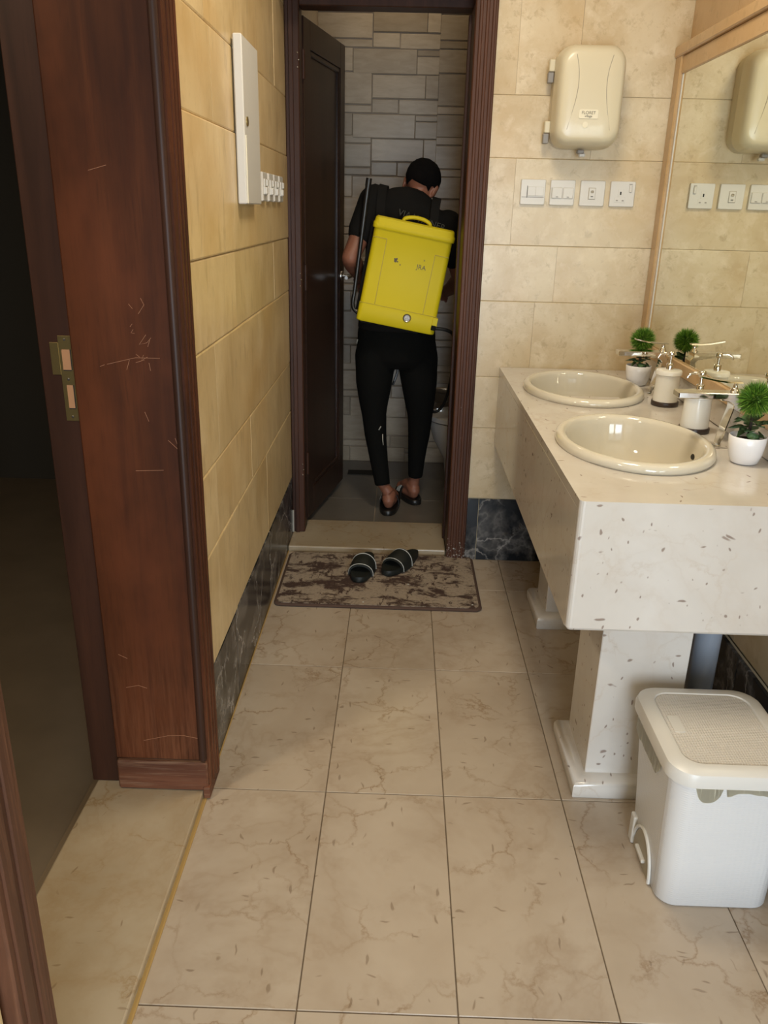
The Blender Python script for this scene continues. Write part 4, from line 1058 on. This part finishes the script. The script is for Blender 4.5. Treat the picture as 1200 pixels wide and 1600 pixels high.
b = bmesh.new(); lathe(b, [(.0135, .003), (.010, .0045)], n=20); bmesh.ops.transform(b, matrix=GM, verts=b.verts[:]); obj('gauge_dial', b, M['dial'], gd)
for ga in (0, 2.1, 4.2):
    b = bmesh.new(); box(b, -.0008, .0008, .002, .0085, .0044, .0052, 0, 1, GM @ Matrix.Rotation(ga, 4, 'Z')); obj('gauge_spoke', b, M['gray_plastic'], gd)
lbox('outlet', .150, .172, -.006, .012, -.178, -.140, M['yellow']); lbox('outlet_elbow', .150, .170, -.012, .006, -.192, -.172, M['webbing'])
TX = TM @ Matrix.Rotation(PI/2, 4, 'X')
def ttext(s, size, x, z): text_mesh('tank_print', s, size, TM @ Matrix.Translation((x, .0025, z)) @ Matrix.Rotation(PI/2, 4, 'X'), M['ink'], bs, .0005)
ttext('JRA', .026, .058, .047); ttext('x', .014, .065, .078)
b = bmesh.new()
for dx, dz, r_ in ((0, 0, .007), (.004, .008, .005), (-.004, .007, .004), (.009, -.002, .0035), (.022, -.012, .003)):
    q = bmesh.new(); bmesh.ops.create_icosphere(q, subdivisions=1, radius=r_); merge(b, q, TM @ Matrix.Translation((-.052+dx, .003, .053+dz)) @ Matrix.Diagonal((1, .15, 1, 1)))
obj('tank_emblem', b, M['ink'], bs)
for x0, x1 in ((-.15, -.10), (.02, .10)): lbox('tank_foot', x0, x1, .01, .11, -.221, -.212, M['webbing'])
# back plate and straps
b = bmesh.new(); box(b, -.180, -.158, .070, .118, -.19, .19, .004, 1, TM); obj('side_rail', b, M['webbing'], bs)
def strap(pts, w=.018, t=.004):
    b = bmesh.new(); P = curve_pts(pts, 24); rings = []
    for i, p in enumerate(P):
        tt = (P[min(i+1, len(P)-1)]-P[max(i-1, 0)]).normalized(); s = Vector((1, 0, -.2)); s = (s-tt*s.dot(tt)).normalized()*w; nn = tt.cross(s).normalized()*t
        rings.append([p+s+nn, p-s+nn, p-s-nn, p+s-nn])
    loft(b, rings); obj('shoulder_strap', b, M['webbing'], bs, 60)
strap([(-.10, 3.60, 1.33), (-.098, 3.615, 1.42), (-.092, 3.66, 1.478), (-.085, 3.72, 1.480), (-.088, 3.80, 1.43), (-.09, 3.845, 1.32), (-.1, 3.845, 1.15)])
strap([(.125, 3.60, 1.27), (.128, 3.62, 1.37), (.135, 3.66, 1.43), (.140, 3.73, 1.435), (.135, 3.82, 1.37), (.12, 3.85, 1.25), (.10, 3.845, 1.1)])
# lance clipped upright at the left, bending into the tank foot
b = bmesh.new(); P = curve_pts([(-.150, 3.555, 1.480), (-.160, 3.555, 1.40), (-.172, 3.555, 1.30), (-.190, 3.55, 1.15), (-.201, 3.545, 1.06), (-.207, 3.54, 1.02), (-.203, 3.535, .992), (-.185, 3.53, .975)], 32)
tube(b, P, .0085, 10); tube(b, [P[0], P[0]+(P[0]-P[2]).normalized()*.03], [.0125, .012], 10); tube(b, P[:9], .011, 10); obj('lance', b, M['black_plastic'], bs, 60)
b = bmesh.new(); tube(b, [(-.190, 3.515, .985), (-.186, 3.515, .988)], .006, 8); obj('lance_clip', b, M['steel'], bs)
# hose from the outlet, hanging in a loop by the right leg, and a loose strap end between the legs
b = bmesh.new(); tube(b, curve_pts([TM @ Vector((.165, -.004, -.182)), (.20, 3.50, .915), (.232, 3.56, .88), (.245, 3.66, .78), (.240, 3.80, .62), (.222, 3.86, .52), (.195, 3.88, .475), (.165, 3.87, .475), (.14, 3.86, .52)], 40), .0075, 8); obj('hose', b, M['rubber'], bs, 60)
b = bmesh.new(); tube(b, curve_pts([(.0, 3.83, .86), (-.002, 3.855, .74), (-.010, 3.86, .66), (-.03, 3.86, .60)], 16), .006, 6); obj('strap_end', b, M['black_plastic'], bs, 60)

# ================================================================== LAMPS (fittings above the frame; toilet and side room ones are added fill)
def ceiling_lamp_or_fill(x, y, r, label, col, strength):
    t = thing('ceiling_lamp_or_fill', label, 'lamp', (x, y, ZC))
    b = bmesh.new(); lathe(b, [(r, 0), (r, -.03), (r*.9, -.035)], (x, y, ZC), 28); obj('rim', b, M['white'], t, 40)
    n = N('lamp_glow'); n.p.inputs['Emission Color'].default_value = (*col, 1); n.p.inputs['Emission Strength'].default_value = strength
    b = bmesh.new(); lathe(b, [(r*.88, -.034), (r*.6, -.045), (r*.1, -.05)], (x, y, ZC), 28); obj('diffuser', b, n.out((.9, .85, .75), .4), t, 60)
ceiling_lamp_or_fill(.24, 1.95, .16, 'round ceiling lamp above the middle of the washroom', (1, .87, .64), 3)
ceiling_lamp_or_fill(-.05, 4.2, .10, 'small round added fill lamp on the toilet room ceiling', (1, .84, .6), 1)
ceiling_lamp_or_fill(-1.5, .55, .12, 'round added fill lamp on the side room ceiling', (1, .84, .6), 1)
